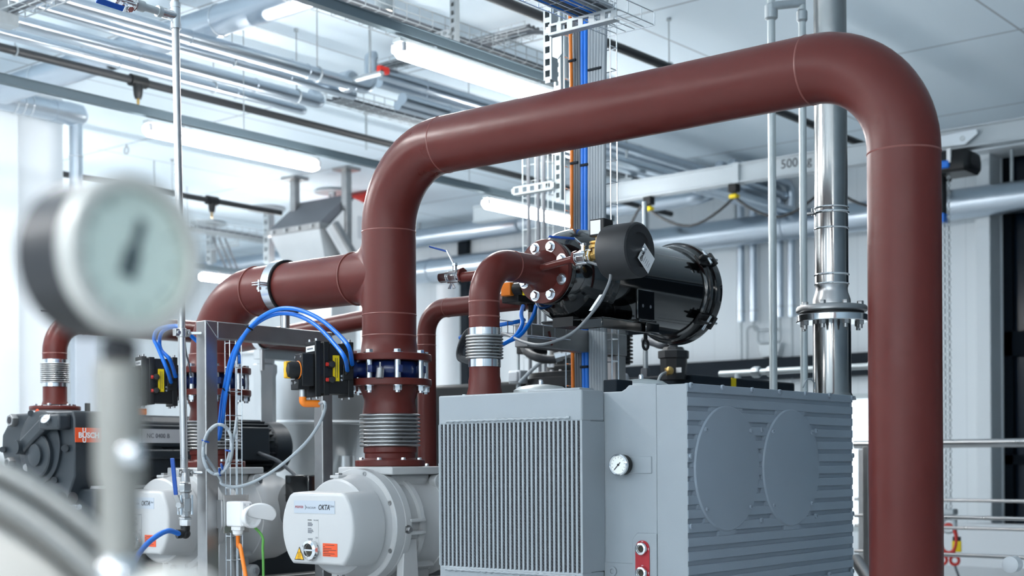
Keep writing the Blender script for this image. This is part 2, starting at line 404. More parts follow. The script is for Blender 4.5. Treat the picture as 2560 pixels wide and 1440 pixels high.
# moulded crotch where the branch leaves the riser: rings from the branch surface to the riser surface
def crotch():
    mb = MB(); rb = RP*0.97; N, K = 64, 8; rows = []
    for i in range(N):
        th = 2*math.pi*i/N; f = 0.003+0.085*abs(math.sin(th))**1.5; f = max(0.002, min(f, RP*0.97/max(1e-4, abs(math.cos(th)))-rb)); row = []
        def surf(r): return math.sqrt(max(0.0, RP*RP-(r*math.cos(th))**2))
        A = (rb-0.0005, surf(rb)+f); E = (rb+f, max(0.0, surf(rb+f)-0.001)); B_ = (rb-0.0005, max(0.0, surf(rb)))
        for k in range(K+1):
            q = k/K; r = (1-q)**2*A[0]+2*q*(1-q)*B_[0]+q*q*E[0]; tt = (1-q)**2*A[1]+2*q*(1-q)*B_[1]+q*q*E[1]
            row.append(mb.b.verts.new((UP+r*math.cos(th), vL+tt, zbr+r*math.sin(th))))
        rows.append(row)
    for i in range(N):
        p, q = rows[i], rows[(i+1) % N]
        for k in range(K): mb.b.faces.new((p[k], q[k], q[k+1], p[k+1]))
    return mb
crotch().build('tee_collar', 'red', t, smooth=70)
for vv in (vL, v2):
    MB().lathe([(RP, 0.06), (RP+0.001, 0.05), (RP+0.007, 0.012), (RP+0.02, 0)], (UP, vv, zf1t), Z_, 48).build('weld_neck', 'red', t, smooth=60)
    flange(t, (UP, vv, zf1b), Z_, 0.170, zf1t-zf1b)
    bolts(t, (UP, vv, zf1t), Z_, 0.147, 8, 0.0155, 0.014)

# pipe clamp with rubber lining round the branch, standing on the stainless frame
vc = pu(712, 715, UP).y
t = thing('pipe_clamp', 'wide steel clamp with black lining around the red branch pipe', 'clamp', (UP, vc, zbr-0.2))
MB().lathe([(RP+0.001, -0.03), (RP+0.007, -0.03), (RP+0.007, 0.03), (RP+0.001, 0.03)], (UP, vc, zbr), V_, 48).build('lining', 'black', t)
MB().lathe([(RP+0.004, -0.024), (RP+0.010, -0.024), (RP+0.010, 0.024), (RP+0.004, 0.024)], (UP, vc, zbr), V_, 48).build('band', 'zinc', t)
for s in (-1, 1):
    e = MB().cbox((UP+s*(RP+0.03), vc, zbr-0.002), 0.05, 0.05, 0.006).cbox((UP+s*(RP+0.03), vc, zbr+0.008), 0.05, 0.05, 0.005)
    e.build('ear', 'zinc', t, bevel=0.002)
    MB().cyl((UP+s*(RP+0.035), vc, zbr-0.03), (UP+s*(RP+0.035), vc, zbr+0.02), 0.006, 10).hexa((UP+s*(RP+0.035), vc, zbr-0.022), Z_, 0.011, 0.012).build('bolt', 'zinc', t)
zfr = pu(700, 829, UP).z        # top of the frame rail
MB().cyl((UP, vc, zfr), (UP, vc, zbr-RP-0.005), 0.020, 24).build('stand_pipe', 'steel', t)

# ---------------- butterfly valve with pneumatic actuator (built at the first pump, copied to the second)
PHI = math.radians(19)
def vrot(x, y, z): q = Matrix.Rotation(-PHI, 3, 'Z') @ Vector((x-UP, y-vL, 0)); return Vector((UP+q.x, vL+q.y, z))
def valve():
    zm = (zf1b+zf2t)/2; hz = (zf1b-zf2t)
    t = thing('butterfly_valve', 'blue butterfly valve with black actuator on the riser near the grey machine', 'valve', (UP, vL, zf2t), 'butterfly valves with black actuators')
    b = MB().lathe([(0.118, zf2t-zm+0.002), (0.124, -0.02), (0.128, -0.012), (0.128, 0.012), (0.124, 0.02), (0.118, zf1b-zm-0.002)], (UP, vL, zm), Z_, 48)
    for p in ring_pts((UP, vL, zm), Z_, 0.147, 8, 0.6):
        b.obox(p*0.93+Vector((UP, vL, zm))*0.07, (p-Vector((UP, vL, zm))).normalized(), Z_.cross((p-Vector((UP, vL, zm))).normalized()), Z_, 0.05, 0.02, 0.03)
    b.build('body', 'blue_valve', t, bevel=0.003)
    MB().sweep([(UP-0.11, vL, zm), (UP-0.155, vL, zm), (UP-0.16, vL, zm), (UP-0.19, vL, zm)], [0.036, 0.028, 0.04, 0.04], 24).build('neck', 'blue_valve', t)
    tb = MB().cyl((UP-0.10, vL-0.115, zm-0.005), (UP-0.098, vL-0.113, zm+0.025), 0.004, 8); tb.cyl((UP-0.108, vL-0.128, zm-0.042), (UP-0.100, vL-0.12, zm-0.002), 0.016, 20)
    tb.build('tag_barrel', 'steel_brushed', t)
    y0, y1, x0, x1 = vL-0.044, vL+0.044, UP-0.345, UP-0.182
    zt_, zb_ = pd(850, 849, 5.33).z, pd(850, 990, 5.33).z
    a = MB().box(x0, x1, y0, y1, zb_+0.012, zt_-0.008).box(x0-0.0, x0+0.024, y0-0.006, y1+0.006, zb_, zt_).box(x1-0.024, x1, y0-0.006, y1+0.006, zb_, zt_).box(x0+0.035, x0+0.06, y0-0.004, y1+0.004, zb_+0.006, zt_-0.002)
    act = a.build('actuator', 'black', t, bevel=0.003)
    for i, (xx, yy) in enumerate(((x0+0.012, y0+0.012), (x0+0.012, y1-0.012), (x1-0.012, y0+0.012), (x1-0.012, y1-0.012))):
        MB().cyl((xx, yy, zt_-0.002), (xx, yy, zt_+0.010), 0.0065, 12).cyl((xx, yy, zb_-0.008), (xx, yy, zb_+0.002), 0.0065, 12).build('screw', 'steel', act)
    # switch box on the camera side
    zc = zt_-0.012
    sb = MB().box(x0-0.050, x0+0.001, y0+0.008, y1-0.004, zb_+0.04, zt_-0.05).build('switch_box', 'black', t, bevel=0.003)
    MB().box(x0-0.066, x0-0.015, y0+0.014, y1-0.002, zb_+0.028, zb_+0.068).build('connector_block', 'black', sb, bevel=0.003)
    for yy in (y0+0.03, y0+0.062): MB().cyl((x0-0.072, yy, zb_+0.054), (x0-0.064, yy, zb_+0.054), 0.006, 12).build('screw', 'steel', sb)
    for yy, zz in ((y0+0.018, zt_-0.062), (y1-0.014, zt_-0.062), (y0+0.018, zb_+0.085)): MB().cyl((x0-0.053, yy, zz), (x0-0.049, yy, zz), 0.005, 12).build('screw', 'steel', sb)
    ind = MB().lathe([(0.034, 0), (0.034, 0.034), (0.030, 0.050), (0.012, 0.056), (0, 0.057)], (x0-0.050, y0+0.044, (zt_+zb_)/2-0.005), -U_, 32).build('position_indicator', 'black', t)
    MB().cbox((x0-0.093, y0+0.044, (zt_+zb_)/2-0.005), 0.032, 0.022, 0.066).build('yellow_pointer', 'amber', ind, bevel=0.005)
    MB().torus((x0-0.053, y0+0.044, (zt_+zb_)/2-0.005), U_, 0.034, 0.0025).build('seal', 'orange', ind)
    # labels, plugs and knobs on the side facing the aisle
    MB().box(x0+0.075, x0+0.100, y0-0.0075, y0, zb_+0.062, zt_-0.055).build('yellow_label', 'yellow', t)
    for k in range(2): MB().box(x0+0.082+0.008*k, x0+0.0842+0.008*k, y0-0.0080, y0-0.0074, zb_+0.065+0.01*k, zt_-0.065).build('lettering', 'ink', t)
    MB().box(x0-0.0012, x0, y0+0.002, y1-0.004, zt_-0.040, zt_-0.018).build('name_plate', 'label_white', t)
    MB().box(x0-0.0016, x0-0.0011, y0+0.016, y1-0.016, zt_-0.032, zt_-0.026).build('lettering', 'ink_grey', t)
    for zz in (zt_-0.092, zt_-0.152):
        k = MB().lathe([(0.010, 0), (0.014, 0.006), (0.015, 0.028), (0.011, 0.036), (0, 0.037)], (x0+0.066, y0, zz), -V_-U_*0.25, 20).build('stop_screw', 'black', t)
        MB().cyl((x0+0.038, y0-0.02, zz), (x0+0.052, y0-0.022, zz), 0.0075, 12).build('red_cap', 'red_bright', k)
    pt = MB().box(x0+0.115, x0+0.158, y0-0.012, y0, zt_-0.15, zt_-0.09)
    for dx, dz_ in ((0.125, -0.125), (0.147, -0.10)): pt.cyl((x0+dx, y0-0.012, zt_+dz_), (x0+dx, y0-0.03, zt_+dz_+0.012), 0.009, 14)
    pt.build('air_port', 'black', t, bevel=0.002)
    for xx, zz in ((x0+0.112, zt_-0.135), (x0+0.112, zt_-0.150)): MB().cyl((xx, y0, zz), (xx, y0-0.004, zz), 0.005, 12).build('screw', 'zinc', t)
    pl = MB().cyl((x0-0.035, y0+0.04, zb_+0.035), (x0-0.035, y0+0.04, zb_-0.0), 0.014, 16).build('connector', 'steel', t)
    MB().sweep(fillet([(x0-0.035, y0+0.04, zb_+0.0), (x0-0.035, y0+0.04, zb_-0.026), (x0+0.030, y0+0.03, zb_-0.026)], 0.012, 5), 0.0145, 16).build('orange_plug', 'orange', pl)
    t.rotation_euler.z = -PHI
    return t, (x0, x1, y0, y1, zb_, zt_)
va, VB = valve()
vb = dup(va, (0, DV, 0), 'blue butterfly valve with black actuator beside the dark pump, half behind the gauge stem')

# ---------------- bellows connector below the valve
zbl1, zbl0 = pu(975, 1034, UP).z, pu(975, 1118, UP).z
zp1, zp0 = pu(975, 1150, UP).z, pu(975, 1166, UP).z
def bellow_prof(z0, z1, ri, ro, n):
    pr = []
    h = (z1-z0)/n
    for k in range(n):
        b = z0+h*k
        pr += [(ri, b+h*0.02), (ri+0.15*(ro-ri), b+h*0.16), (ro-0.25*(ro-ri), b+h*0.20), (ro-0.05*(ro-ri), b+h*0.32), (ro, b+h*0.5), (ro-0.05*(ro-ri), b+h*0.68), (ro-0.25*(ro-ri), b+h*0.80), (ri+0.15*(ro-ri), b+h*0.84)]
    pr.append((ri, z1)); return pr
def connector():
    t = thing('bellows_connector', 'red connector with steel bellows standing on the pump next to the grey machine', 'pipe connector', (UP, vL, zp0), 'bellows connectors on the white pumps')
    flange(t, (UP, vL, zf2b), Z_, 0.170, zf2t-zf2b)
    for p in ring_pts((UP, vL, 0), Z_, 0.147, 8, 0.2):
        MB().cyl((p.x, p.y, zf2b-0.03), (p.x, p.y, zf1b), 0.0105, 14).hexa((p.x, p.y, zf2b), -Z_, 0.0175, 0.022).cyl((p.x, p.y, zf2b), (p.x, p.y, zf2b-0.003), 0.021, 20).cyl((p.x, p.y, zf2t), (p.x, p.y, zf1b), 0.0135, 14).build('stud', 'zinc', t)
    MB().lathe([(0.126, 0), (0.118, -0.014), (0.108, -0.04), (0.103, -0.055), (0.105, -0.075), (0.110, zbl1-zf2b+0.004), (0.110, zbl1-zf2b-0.01)], (UP, vL, zf2b), Z_, 48).build('reducer', 'red', t, smooth=50)
    MB().lathe(bellow_prof(zbl0, zbl1, 0.106, 0.123, 9), (UP, vL, 0), Z_, 56).build('bellows', 'steel', t, smooth=60)
    MB().lathe([(0.105, zbl0+0.005), (0.107, zbl0-0.004), (0.107, zbl0-0.02), (0.102, zbl0-0.026), (0.102, zp1+0.008), (0.108, zp1)], (UP, vL, 0), Z_, 48).build('stub', 'red', t)
    flange(t, (UP, vL, zp0), Z_, 0.141, zp1-zp0)
    bolts(t, (UP, vL, zp1), Z_, 0.125, 8, 0.0095, 0.010, ph=0.42)
    return t
ca = connector()
cb = dup(ca, (0, DV, 0), 'red connector with steel bellows standing on the pump behind the stainless post')

# ---------------- header pipe behind, small riser, and elbow pipe to the black filter
UC = 4.56; rc = 0.042
hA, hB = pu(1330, 748, UC), pu(600, 858, UC)
hx = pu(1065, 775, UC)
t = thing('header_pipe', 'slim red pipe behind the thick riser, turning down in an elbow beside the radiator', 'pipe', (UC, hx.y, 0))
cx_ = pu(1066, 800, UC); zel = pu(1090, 772, UC).z
MB().sweep(fillet([hA, (UC, cx_.y, zel), (UC, cx_.y, pu(1067, 1165, UC).z)], 0.11, 12), rc, 32).build('pipe_run', 'red', t, smooth=50)
for z in (zel-0.115, zel-0.16): seam(t, (UC, cx_.y, z), Z_, rc)
seam(t, (UC, cx_.y-0.13, zel), V_, rc)
zfl = pu(1067, 1165, UC).z
flange(t, (UC, cx_.y, zfl-0.02), Z_, 0.085, 0.02); bolts(t, (UC, cx_.y, zfl), Z_, 0.068, 6, 0.009, 0.011)
UC2 = UC+0.12; hA, hB = pu(1005, 782, UC2), pu(600, 858, UC2)
t = thing('header_pipe', 'slim red header pipe passing behind the blue hoses and the stainless cross rail', 'pipe', (UC2, (hA.y+hB.y)/2, hB.z))
MB().sweep([hA, hB], rc+0.005, 32).build('pipe_run', 'red', t)
UC = UC2
vcl = pu(655, 835, UC).y
t = thing('pipe_clamp', 'narrow steel clamp around the slim header pipe under the blue hoses', 'clamp', (UC, vcl, hB.z))
hz_ = hB.z + (hA.z-hB.z)*(hB.y-vcl)/(hB.y-hA.y)
MB().lathe([(rc+0.005, -0.02), (rc+0.012, -0.02), (rc+0.012, 0.02), (rc+0.005, 0.02)], (UC, vcl, hz_), V_, 32).build('band', 'zinc', t)
MB().lathe([(rc+0.005, -0.026), (rc+0.009, -0.026), (rc+0.009, 0.026), (rc+0.005, 0.026)], (UC, vcl, hz_), V_, 32).build('lining', 'black', t)
MB().cyl((UC, vcl, hz_-rc-0.12), (UC, vcl, hz_-rc-0.008), 0.012, 14).build('stand_pipe', 'steel', t)

# pipe on the dark pump
pD = pd(137, 900, 6.56); uD, vD = pD.x, pD.y; rD = 0.057
zD = pd(230, 808, 6.72).z
zDf = pd(137, 1018, 6.56).z
zDb1, zDb0 = pd(137, 901, 6.56).z, pd(137, 965, 6.56).z
t = thing('outlet_pipe', 'red elbow pipe with steel bellows rising from the dark grey pump', 'pipe', (uD, vD, zDf))
MB().sweep(fillet([(uD, vD, zDb1), (uD, vD, zD), (uD+1.75, vD, zD)], 0.152, 14), rD, 36).build('elbow', 'red', t, smooth=50)
MB().lathe(bellow_prof(zDb0+0.012, zDb1-0.012, 0.056, 0.067, 10), (uD, vD, 0), Z_, 40).build('bellows', 'steel', t, smooth=60)
for z0, z1 in ((zDb1-0.014, zDb1+0.004), (zDb0-0.004, zDb0+0.014)): MB().lathe([(0.059, z0), (0.059, z1)], (uD, vD, 0), Z_, 36).build('collar', 'steel_bright', t)
MB().lathe([(0.056, zDb0), (0.056, zDf+0.03), (0.062, zDf+0.012)], (uD, vD, 0), Z_, 36).build('stub', 'red', t)
flange(t, (uD, vD, zDf-0.016), Z_, 0.118, 0.02); bolts(t, (uD, vD, zDf+0.004), Z_, 0.09, 6, 0.0095, 0.011)
seam(t, (uD, vD, zD-0.16), Z_, rD); seam(t, (uD+0.16, vD, zD), U_, rD)
lv = MB().sweep([pd(150, 786, 6.4), pd(145, 778, 6.4), pd(103, 776, 6.4)], 0.004, 8).build('vent_lever', 'cable_dark', t)

# elbow pipe with flange up to the filter
pE = pd(1211, 850, 5.08); uE, vE = pE.x, pE.y
fC = pv(1362, 679, vE); zE = fC.z; uF = fC.x
zEb1, zEb0 = pd(1211, 822, 5.08).z, pd(1214, 918, 5.08).z
zEt = pd(1215, 975, 5.08).z
t = thing('inlet_pipe', 'red elbow pipe with steel bellows between the grey machine and the black filter', 'pipe', (uE, vE, zEt))
MB().sweep(fillet([(uE, vE, zEb1), (uE, vE, zE), (uF, vE, zE)], 0.145, 16), rD, 40).build('elbow', 'red', t, smooth=50)
for c, ax in (((uE, vE, zE-0.15), Z_), ((uE, vE, zE-0.205), Z_), ((uE+0.16, vE, zE), U_)): seam(t, c, ax, rD)
MB().lathe([(rD, -0.06), (rD+0.004, -0.045), (rD+0.02, -0.012), (rD+0.026, 0)], (uF-0.01, vE, zE), U_, 40).build('weld_neck', 'red', t, smooth=60)
flange(t, (uF-0.012, vE, zE), U_, 0.125, 0.024)
bolts(t, (uF-0.012, vE, zE), -U_, 0.099, 8, 0.0155, 0.016, ph=0.39)
MB().lathe(bellow_prof(zEb0+0.028, zEb1-0.022, 0.058, 0.070, 8), (uE, vE, 0), Z_, 48).build('bellows', 'steel', t, smooth=60)
for z0, z1 in ((zEb1-0.026, zEb1+0.002), (zEb0, zEb0+0.028)): MB().lathe([(0.060, z0), (0.060, z1)], (uE, vE, 0), Z_, 40).build('collar', 'steel_bright', t)
MB().lathe([(rD, zEb0+0.004), (rD, zEt+0.05), (rD+0.003, zEt+0.035), (rD+0.003, zEt+0.01), (rD+0.018, zEt-0.05)], (uE, vE, 0), Z_, 40).build('stub', 'red', t)
flange(t, (uE, vE, zEt-0.065), Z_, 0.115, 0.02); bolts(t, (uE, vE, zEt-0.045), Z_, 0.092, 6, 0.010, 0.026, ph=0.3)
uS = pv(1326, 666, vE).x
MB().cyl((uS, vE+0.03, zE), (uS, pu(1137, 690, uS).y-0.04, zE), 0.020, 20).cyl((uS, vE-0.05, zE), pu(1441, 646, uS), 0.0135, 20).build('sample_branch', 'red', t)
def ball_valve(name, label, c, ax, lever_dir, r=0.02, L=0.075, group=None, lev=0.10, m='steel_bright', rise=1.2):
    ax = Vector(ax).normalized(); up = Vector(lever_dir[0]); ld = Vector(lever_dir[1]).normalized(); c = Vector(c)
    t = thing(name, label, 'valve', c, group)
    MB().lathe([(r*1.15, -L/2), (r*1.15, -L/2+0.008), (r*0.8, -L/2+0.012), (r*0.8, -L*0.22), (r*1.3, -L*0.22), (r*1.3, L*0.22), (r*0.8, L*0.22), (r*0.8, L/2-0.012), (r*1.15, L/2-0.008), (r*1.15, L/2)], c, ax, 8).build('body', m, t, bevel=0.001)
    for p in ring_pts(c, ax, r*1.35, 4, 0.4): MB().cyl(p-ax*L*0.33, p+ax*L*0.33, r*0.22, 8).build('bolt', 'zinc', t)
    MB().cyl(c+up*r, c+up*r*2.3, r*0.45, 12).hexa(c+up*r*2.0, up, r*0.62, r*0.6).build('stem', m, t)
    a = c+up*r*2.1; b = a+up*r*rise+ld*r*1.6
    lv = MB().obox((a+b)/2, (b-a).normalized(), (b-a).normalized().cross(ld.cross(up)).normalized(), ld.cross(up).normalized(), (b-a).length+r*0.6, 0.004, r*0.9).build('lever', m, t)
    e = b+ld*lev
    MB().obox((b+e)/2, ld, up, ld.cross(up), lev, 0.008, r*0.95).build('grip', 'blue_lever', lv, bevel=0.003)
    return t
pV1 = pu(1137, 690, uS)
bv = ball_valve('ball_valve', 'steel ball valve with raised blue lever and wing nut, left end of the red elbow pipe', pV1, V_, ((0, 0, 1), (-0.25, 0.85, 0.28)), 0.020, 0.085, lev=0.085, rise=2.4)
bv['label'] = 'steel ball valve with blue lever and wing nut, capped, beside the red elbow pipe'
MB().cyl(pV1+V_*0.04, pV1+V_*0.075, 0.022, 16).build('cap', 'steel_bright', bv)
MB().prism([(0, 0), (-0.020, -0.030), (-0.006, -0.032), (0, -0.012), (0.006, -0.032), (0.020, -0.030)], pV1+Vector((-0.01, 0.01, -0.02)), V_, Z_, (0.004, 0, 0)).build('wing_nut', 'zinc', bv)
MB().lathe([(0.03, 0), (0.03, 0.008)], pV1-V_*0.045, V_, 8).build('red_flange', 'red', bv)
pV2 = pu(1458, 643, uS)
bv = ball_valve('ball_valve', 'steel ball valve with blue lever between red pipe and brass valve', pV2, V_, ((0, 0, 1), (-0.75, 0.6, 0.05)), 0.020, 0.075, lev=0.10)
MB().lathe([(0.028, 0), (0.028, 0.010)], pV2+V_*0.03, V_, 8).build('red_flange', 'red', bv)
# brass solenoid valve and silencer drum
pB = pu(1497, 637, uS)
t = thing('solenoid_valve', 'brass solenoid valve with black coil beside the round black silencer', 'valve', pB)
MB().lathe([(0.022, -0.048), (0.022, -0.03), (0.017, -0.026), (0.024, 0), (0.017, 0.026), (0.022, 0.03), (0.022, 0.048)], pB, V_, 8).cyl(pB, pB+Z_*0.03, 0.024, 20).build('body', 'brass', t, bevel=0.001)
MB().lathe([(0.037, 0.024), (0.037, 0.034), (0.030, 0.038), (0.034, 0.042), (0.034, 0.048), (0.012, 0.052), (0.012, 0.07)], pB, Z_, 24).build('bonnet', 'brass', t)
cb_ = MB().box(pB.x-0.03, pB.x+0.03, pB.y-0.045, pB.y+0.022, pB.z+0.065, pB.z+0.128).build('coil', 'black', t, bevel=0.004)
MB().box(pB.x-0.0312, pB.x-0.03, pB.y-0.03, pB.y+0.015, pB.z+0.072, pB.z+0.122).build('coil_label', 'label_white', cb_)
pS = pu(1601, 624, uS); rS = 0.101
t = thing('silencer', 'round matte black silencer drum with white sticker beside the brass valve', 'silencer', pS)
MB().lathe([(0.03, 0.135), (rS*0.94, 0.135), (rS*0.99, 0.128), (rS, 0.12), (rS, 0.012), (rS*0.97, 0.004), (rS*0.90, 0), (rS*0.62, 0.0), (rS*0.60, 0.006), (0, 0.006)], pS, V_, 64).build('drum', 'black_soft', t, smooth=28)
MB().sweep([pS+V_*0.13, pB-V_*0.04], 0.018, 16).build('nipple', 'brass', t)
bo = MB().cyl(pS+V_*0.006, pS-V_*0.014, 0.011, 16).sphere(pS-V_*0.014, 0.0105, 12).build('cap_nut', 'zinc', t)
e1 = Vector((0.42, 0, 0.55)).normalized(); e2 = Vector((0.62, 0, -0.47)).normalized()
sc_ = pS+Vector((0.035, -0.002, -0.028))
st = MB().obox(sc_, e1, e2, V_, 0.072, 0.082, 0.0015).build('sticker', 'label_white', t)
text('SOLBERG', 0.013, sc_-e2*0.026-V_*0.0018-e1*0.002, e1, -e2, 'ink', st, align='CENTER', bold=0.03)
MB().torus(sc_-e1*0.024-e2*0.024-V_*0.001, V_, 0.008, 0.001, 20, 6).build('logo_ring', 'ink', st)
lb = MB()
for k in range(4): lb.obox(sc_-e1*0.012+e2*(-0.008+k*0.011)-V_*0.0012, e1, e2, V_, 0.026-0.004*(k % 2), 0.0014, 0.0005)
lb.build('lettering', 'ink_grey', st)

# ---------------- black filter canister
lidp = pv(1692, 733, vE); uL2 = lidp.x
def AX(u): return Vector((uF+u, vE, zE-0.002))
LC = uL2-uF
t = thing('filter_canister', 'large glossy black filter canister lying behind the red flange', 'filter', (uF+0.4, vE, zE-0.19))
MB().lathe([(0.125, 0.014), (0.125, 0.036)], AX(0), U_, 48).build('inlet_flange', 'black_gloss', t, bevel=0.002)
MB().lathe([(0.07, 0.03), (0.08, 0.035), (0.13, 0.062), (0.165, 0.10), (0.185, 0.15), (0.190, 0.20), (0.190, 0.225), (0.192, 0.228), (0.192, 0.24), (0.189, 0.243), (0.189, LC-0.02), (0.10, LC-0.01)], AX(0), U_, 72).build('body', 'black_gloss', t, smooth=40)
MB().lathe([(0.185, LC-0.075), (0.200, LC-0.07), (0.203, LC-0.055), (0.212, LC-0.045), (0.2125, LC-0.03)], AX(0), U_, 72).build('body_rim', 'black_gloss', t)
MB().lathe([(0.19, LC-0.03), (0.222, LC-0.028), (0.225, LC-0.012), (0.225, LC+0.012), (0.215, LC+0.022), (0.13, LC+0.045), (0, LC+0.05)], AX(0), U_, 72).build('lid', 'black_gloss', t, smooth=40)
for k, an in enumerate((0.62, -0.65, 2.6)):
    # angle measured from -v towards +z
    rad = Vector((0, -math.cos(an), math.sin(an))); tan = U_.cross(rad); c = AX(LC-0.06)+rad*0.212
    lt = MB().obox(c, U_, tan, rad, 0.10, 0.05, 0.012).obox(c+rad*0.018-U_*0.02, U_, tan, rad, 0.05, 0.012, 0.03).obox(c+rad*0.016+U_*0.05, U_, tan, rad, 0.02, 0.06, 0.026).build('latch', 'black', t, bevel=0.003)
    MB().cyl(c+rad*0.024-tan*0.035, c+rad*0.024+tan*0.035, 0.007, 12).cyl(c+rad*0.02+U_*0.02, c+rad*0.02+U_*0.085, 0.006, 12).build('latch_bolt', 'zinc', lt)
bx0, bx1 = pv(1587, 745, vE-0.19).x, pv(1629, 745, vE-0.19).x
zq = pv(1605, 725, vE-0.19).z; zq0 = pv(1605, 800, vE-0.19).z
br = MB().box(bx0, bx1, vE-0.205, vE-0.192, zq0, zq).box(bx0, bx1, vE-0.215, vE-0.10, zq0-0.012, zq0).box(bx0+0.045, bx1+0.02, vE-0.215, vE-0.205, zq0-0.05, zq0-0.01).build('bracket', 'black_gloss', t, bevel=0.004)
for q in (0.3, 0.75):
    xx = bx0+(bx1-bx0)*q; MB().cyl((xx, vE-0.2055, zq0+0.055), (xx, vE-0.203, zq0+0.055), 0.007, 16).build('bracket_hole', 'ink_grey', br)
MB().box(uF+0.10, bx1-0.02, vE-0.20, vE-0.10, zq0-0.052, zq0-0.012).box(uF+0.10, bx1, vE-0.20, vE+0.1, zq0-0.016, zq0-0.008).build('mounting_rail', 'black_gloss', t, bevel=0.004)
zl = pv(1614, 862, vE-0.12).z; xl = pv(1614, 862, vE-0.12).x
MB().torus((xl, vE-0.12, zl), V_, 0.019, 0.006, 24, 8).cyl((xl, vE-0.12, zl+0.02), (xl, vE-0.12, zl+0.05), 0.008, 10).build('lifting_eye', 'black', t)
MB().box(uF+0.10, uF+0.22, vE-0.06, vE+0.04, zE-0.208, zE-0.17).build('support_foot', 'black', t)

# ================================================================ GREY MACHINE (radiator + casing + ribbed side panel)
k0 = pd(1720, 1150, 4.5); uK, vK = k0.x, k0.y
zK = pu(1722, 957, uK).z
uKe = pv(2132, 1150, vK).x
UR = uK-0.13                     # radiator front
r0, r1 = pu(1097, 1200, UR).y, pu(1456, 1200, UR).y
zR1 = pu(1456, 973, UR).z; zG1 = pu(1456, 1052, UR).z; zG0 = pu(1450, 1432, UR).z
ZB = 0.42
t = thing('vacuum_unit', 'big grey machine with finned radiator and ribbed side panel', 'machine', (uK+0.5, vK+0.5, 0.05))
RT = MB().box(UR, UR+0.127, r1, r0, zG1, zR1).box(UR+0.015, UR+0.10, r0-0.40, r1+0.02, zR1-0.004, zR1+0.008).build('radiator_header', 'grey', t, bevel=0.008, bseg=3)
MB().box(UR, UR+0.127, r1, r0, ZB-0.15, zG0).build('radiator_footer', 'grey', t, bevel=0.008, bseg=3)
MB().box(UR, UR+0.127, r1, r1+0.006, zG0, zG1).build('radiator_side', 'grey', t)
MB().box(UR, UR+0.127, r0-0.006, r0, zG0, zG1).build('radiator_side', 'grey', t)
n = 33; gw0, gw1 = r1+0.006, r0-0.006; pitch = (gw1-gw0)/n
mb = MB()
for k in range(n+1):
    y = gw0+pitch*k; mb.box(UR+0.001, UR+0.05, y-0.0042, y+0.0042, zG0-0.004, zG1+0.004)
mb.build('grille', 'grey', t)
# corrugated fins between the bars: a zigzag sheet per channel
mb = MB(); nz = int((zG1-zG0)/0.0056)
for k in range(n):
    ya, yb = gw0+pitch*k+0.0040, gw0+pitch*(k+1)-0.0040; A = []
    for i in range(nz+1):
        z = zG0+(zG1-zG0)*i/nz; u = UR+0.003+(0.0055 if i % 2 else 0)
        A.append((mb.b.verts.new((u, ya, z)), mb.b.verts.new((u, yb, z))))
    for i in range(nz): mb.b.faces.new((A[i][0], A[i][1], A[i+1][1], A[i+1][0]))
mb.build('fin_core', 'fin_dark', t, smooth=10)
wl_ = MB(); pts = []
for i in range(60):
    y = r1+0.05+(r0-r1-0.09)*i/59; pts.append((UR-0.001, y, zG1+0.012+0.0015*math.sin(i*2.1)))
wl_.sweep(pts, [0.005+0.0012*math.sin(i*1.7) for i in range(60)], 8).build('weld_bead', 'grey', t, smooth=60)
wl_ = MB(); pts = [(UR-0.001, r1+0.03+(r0-r1-0.06)*i/59, zG0-0.014+0.0015*math.sin(i*2.3)) for i in range(60)]
wl_.sweep(pts, [0.005+0.0014*math.sin(i*1.9) for i in range(60)], 8).build('weld_bead', 'grey', t, smooth=60)
# casing
ys = pu(1642, 1150, uK).y        # seam between the two casing plates
y15, y157 = pu(1503, 1150, uK).y, pu(1566, 1150, uK).y
zc0 = pu(1516, 980, uK).z; zc1 = pu(1590, 962, uK).z
cs = MB().prism([(-ys, ZB-0.3), (-ys, zc1+0.002), (-y157+0.01, zc1), (-y157-0.003, zc0+0.008), (-y157-0.02, zc0), (-r1-0.06, zc0), (-r1-0.06, ZB-0.3)], (uK, 0, 0), -V_, Z_, (uKe-uK, 0, 0))
cs.build('casing', 'grey', t, bevel=0.004)
MB().box(uK-0.001, uK+0.004, vK+0.0018, ys-0.0012, ZB-0.3, zK-0.002).box(uK+0.0041, uKe-0.002, vK+0.037, ys-0.0012, ZB-0.3, zK-0.002).build('end_casing', 'grey', t, bevel=0.0015)
MB().box(uK+0.002, uKe-0.1, r1+0.02, r0-0.02, ZB-0.3, zR1-0.05).build('rear_casing', 'grey', t, bevel=0.006)
# raised strips in the casing front
zs1, zs0 = pu(1620, 1141, uK).z, pu(1620, 1184, uK).z
MB().box(uK-0.004, uK+0.01, vK+0.14, ys+0.11, zs0, zs1).build('front_rib', 'grey', t, bevel=0.003)
zz1 = pu(1625, 1333, uK).z; zz2 = pu(1540, 1406, uK).z; yq = pu(1585, 1400, uK).y
MB().prism([(-ys+0.0, ZB-0.3), (-ys, zz1), (-yq+0.015, zz1), (-yq-0.004, zz1-0.02), (-yq-0.004, zz2), (-pu(1512, 1400, uK).y, zz2), (-pu(1512, 1400, uK).y, ZB-0.3)], (uK-0.004, 0, 0), -V_, Z_, (0.02, 0, 0)).build('front_boss', 'grey', t, bevel=0.003)
cbp = pu(1533, 1428, uK-0.004)
MB().lathe([(0.016, -0.0), (0.016, 0.006), (0.009, 0.007), (0.008, 0.003), (0, 0.003)], cbp, -U_, 24).build('screw', 'grey', t)
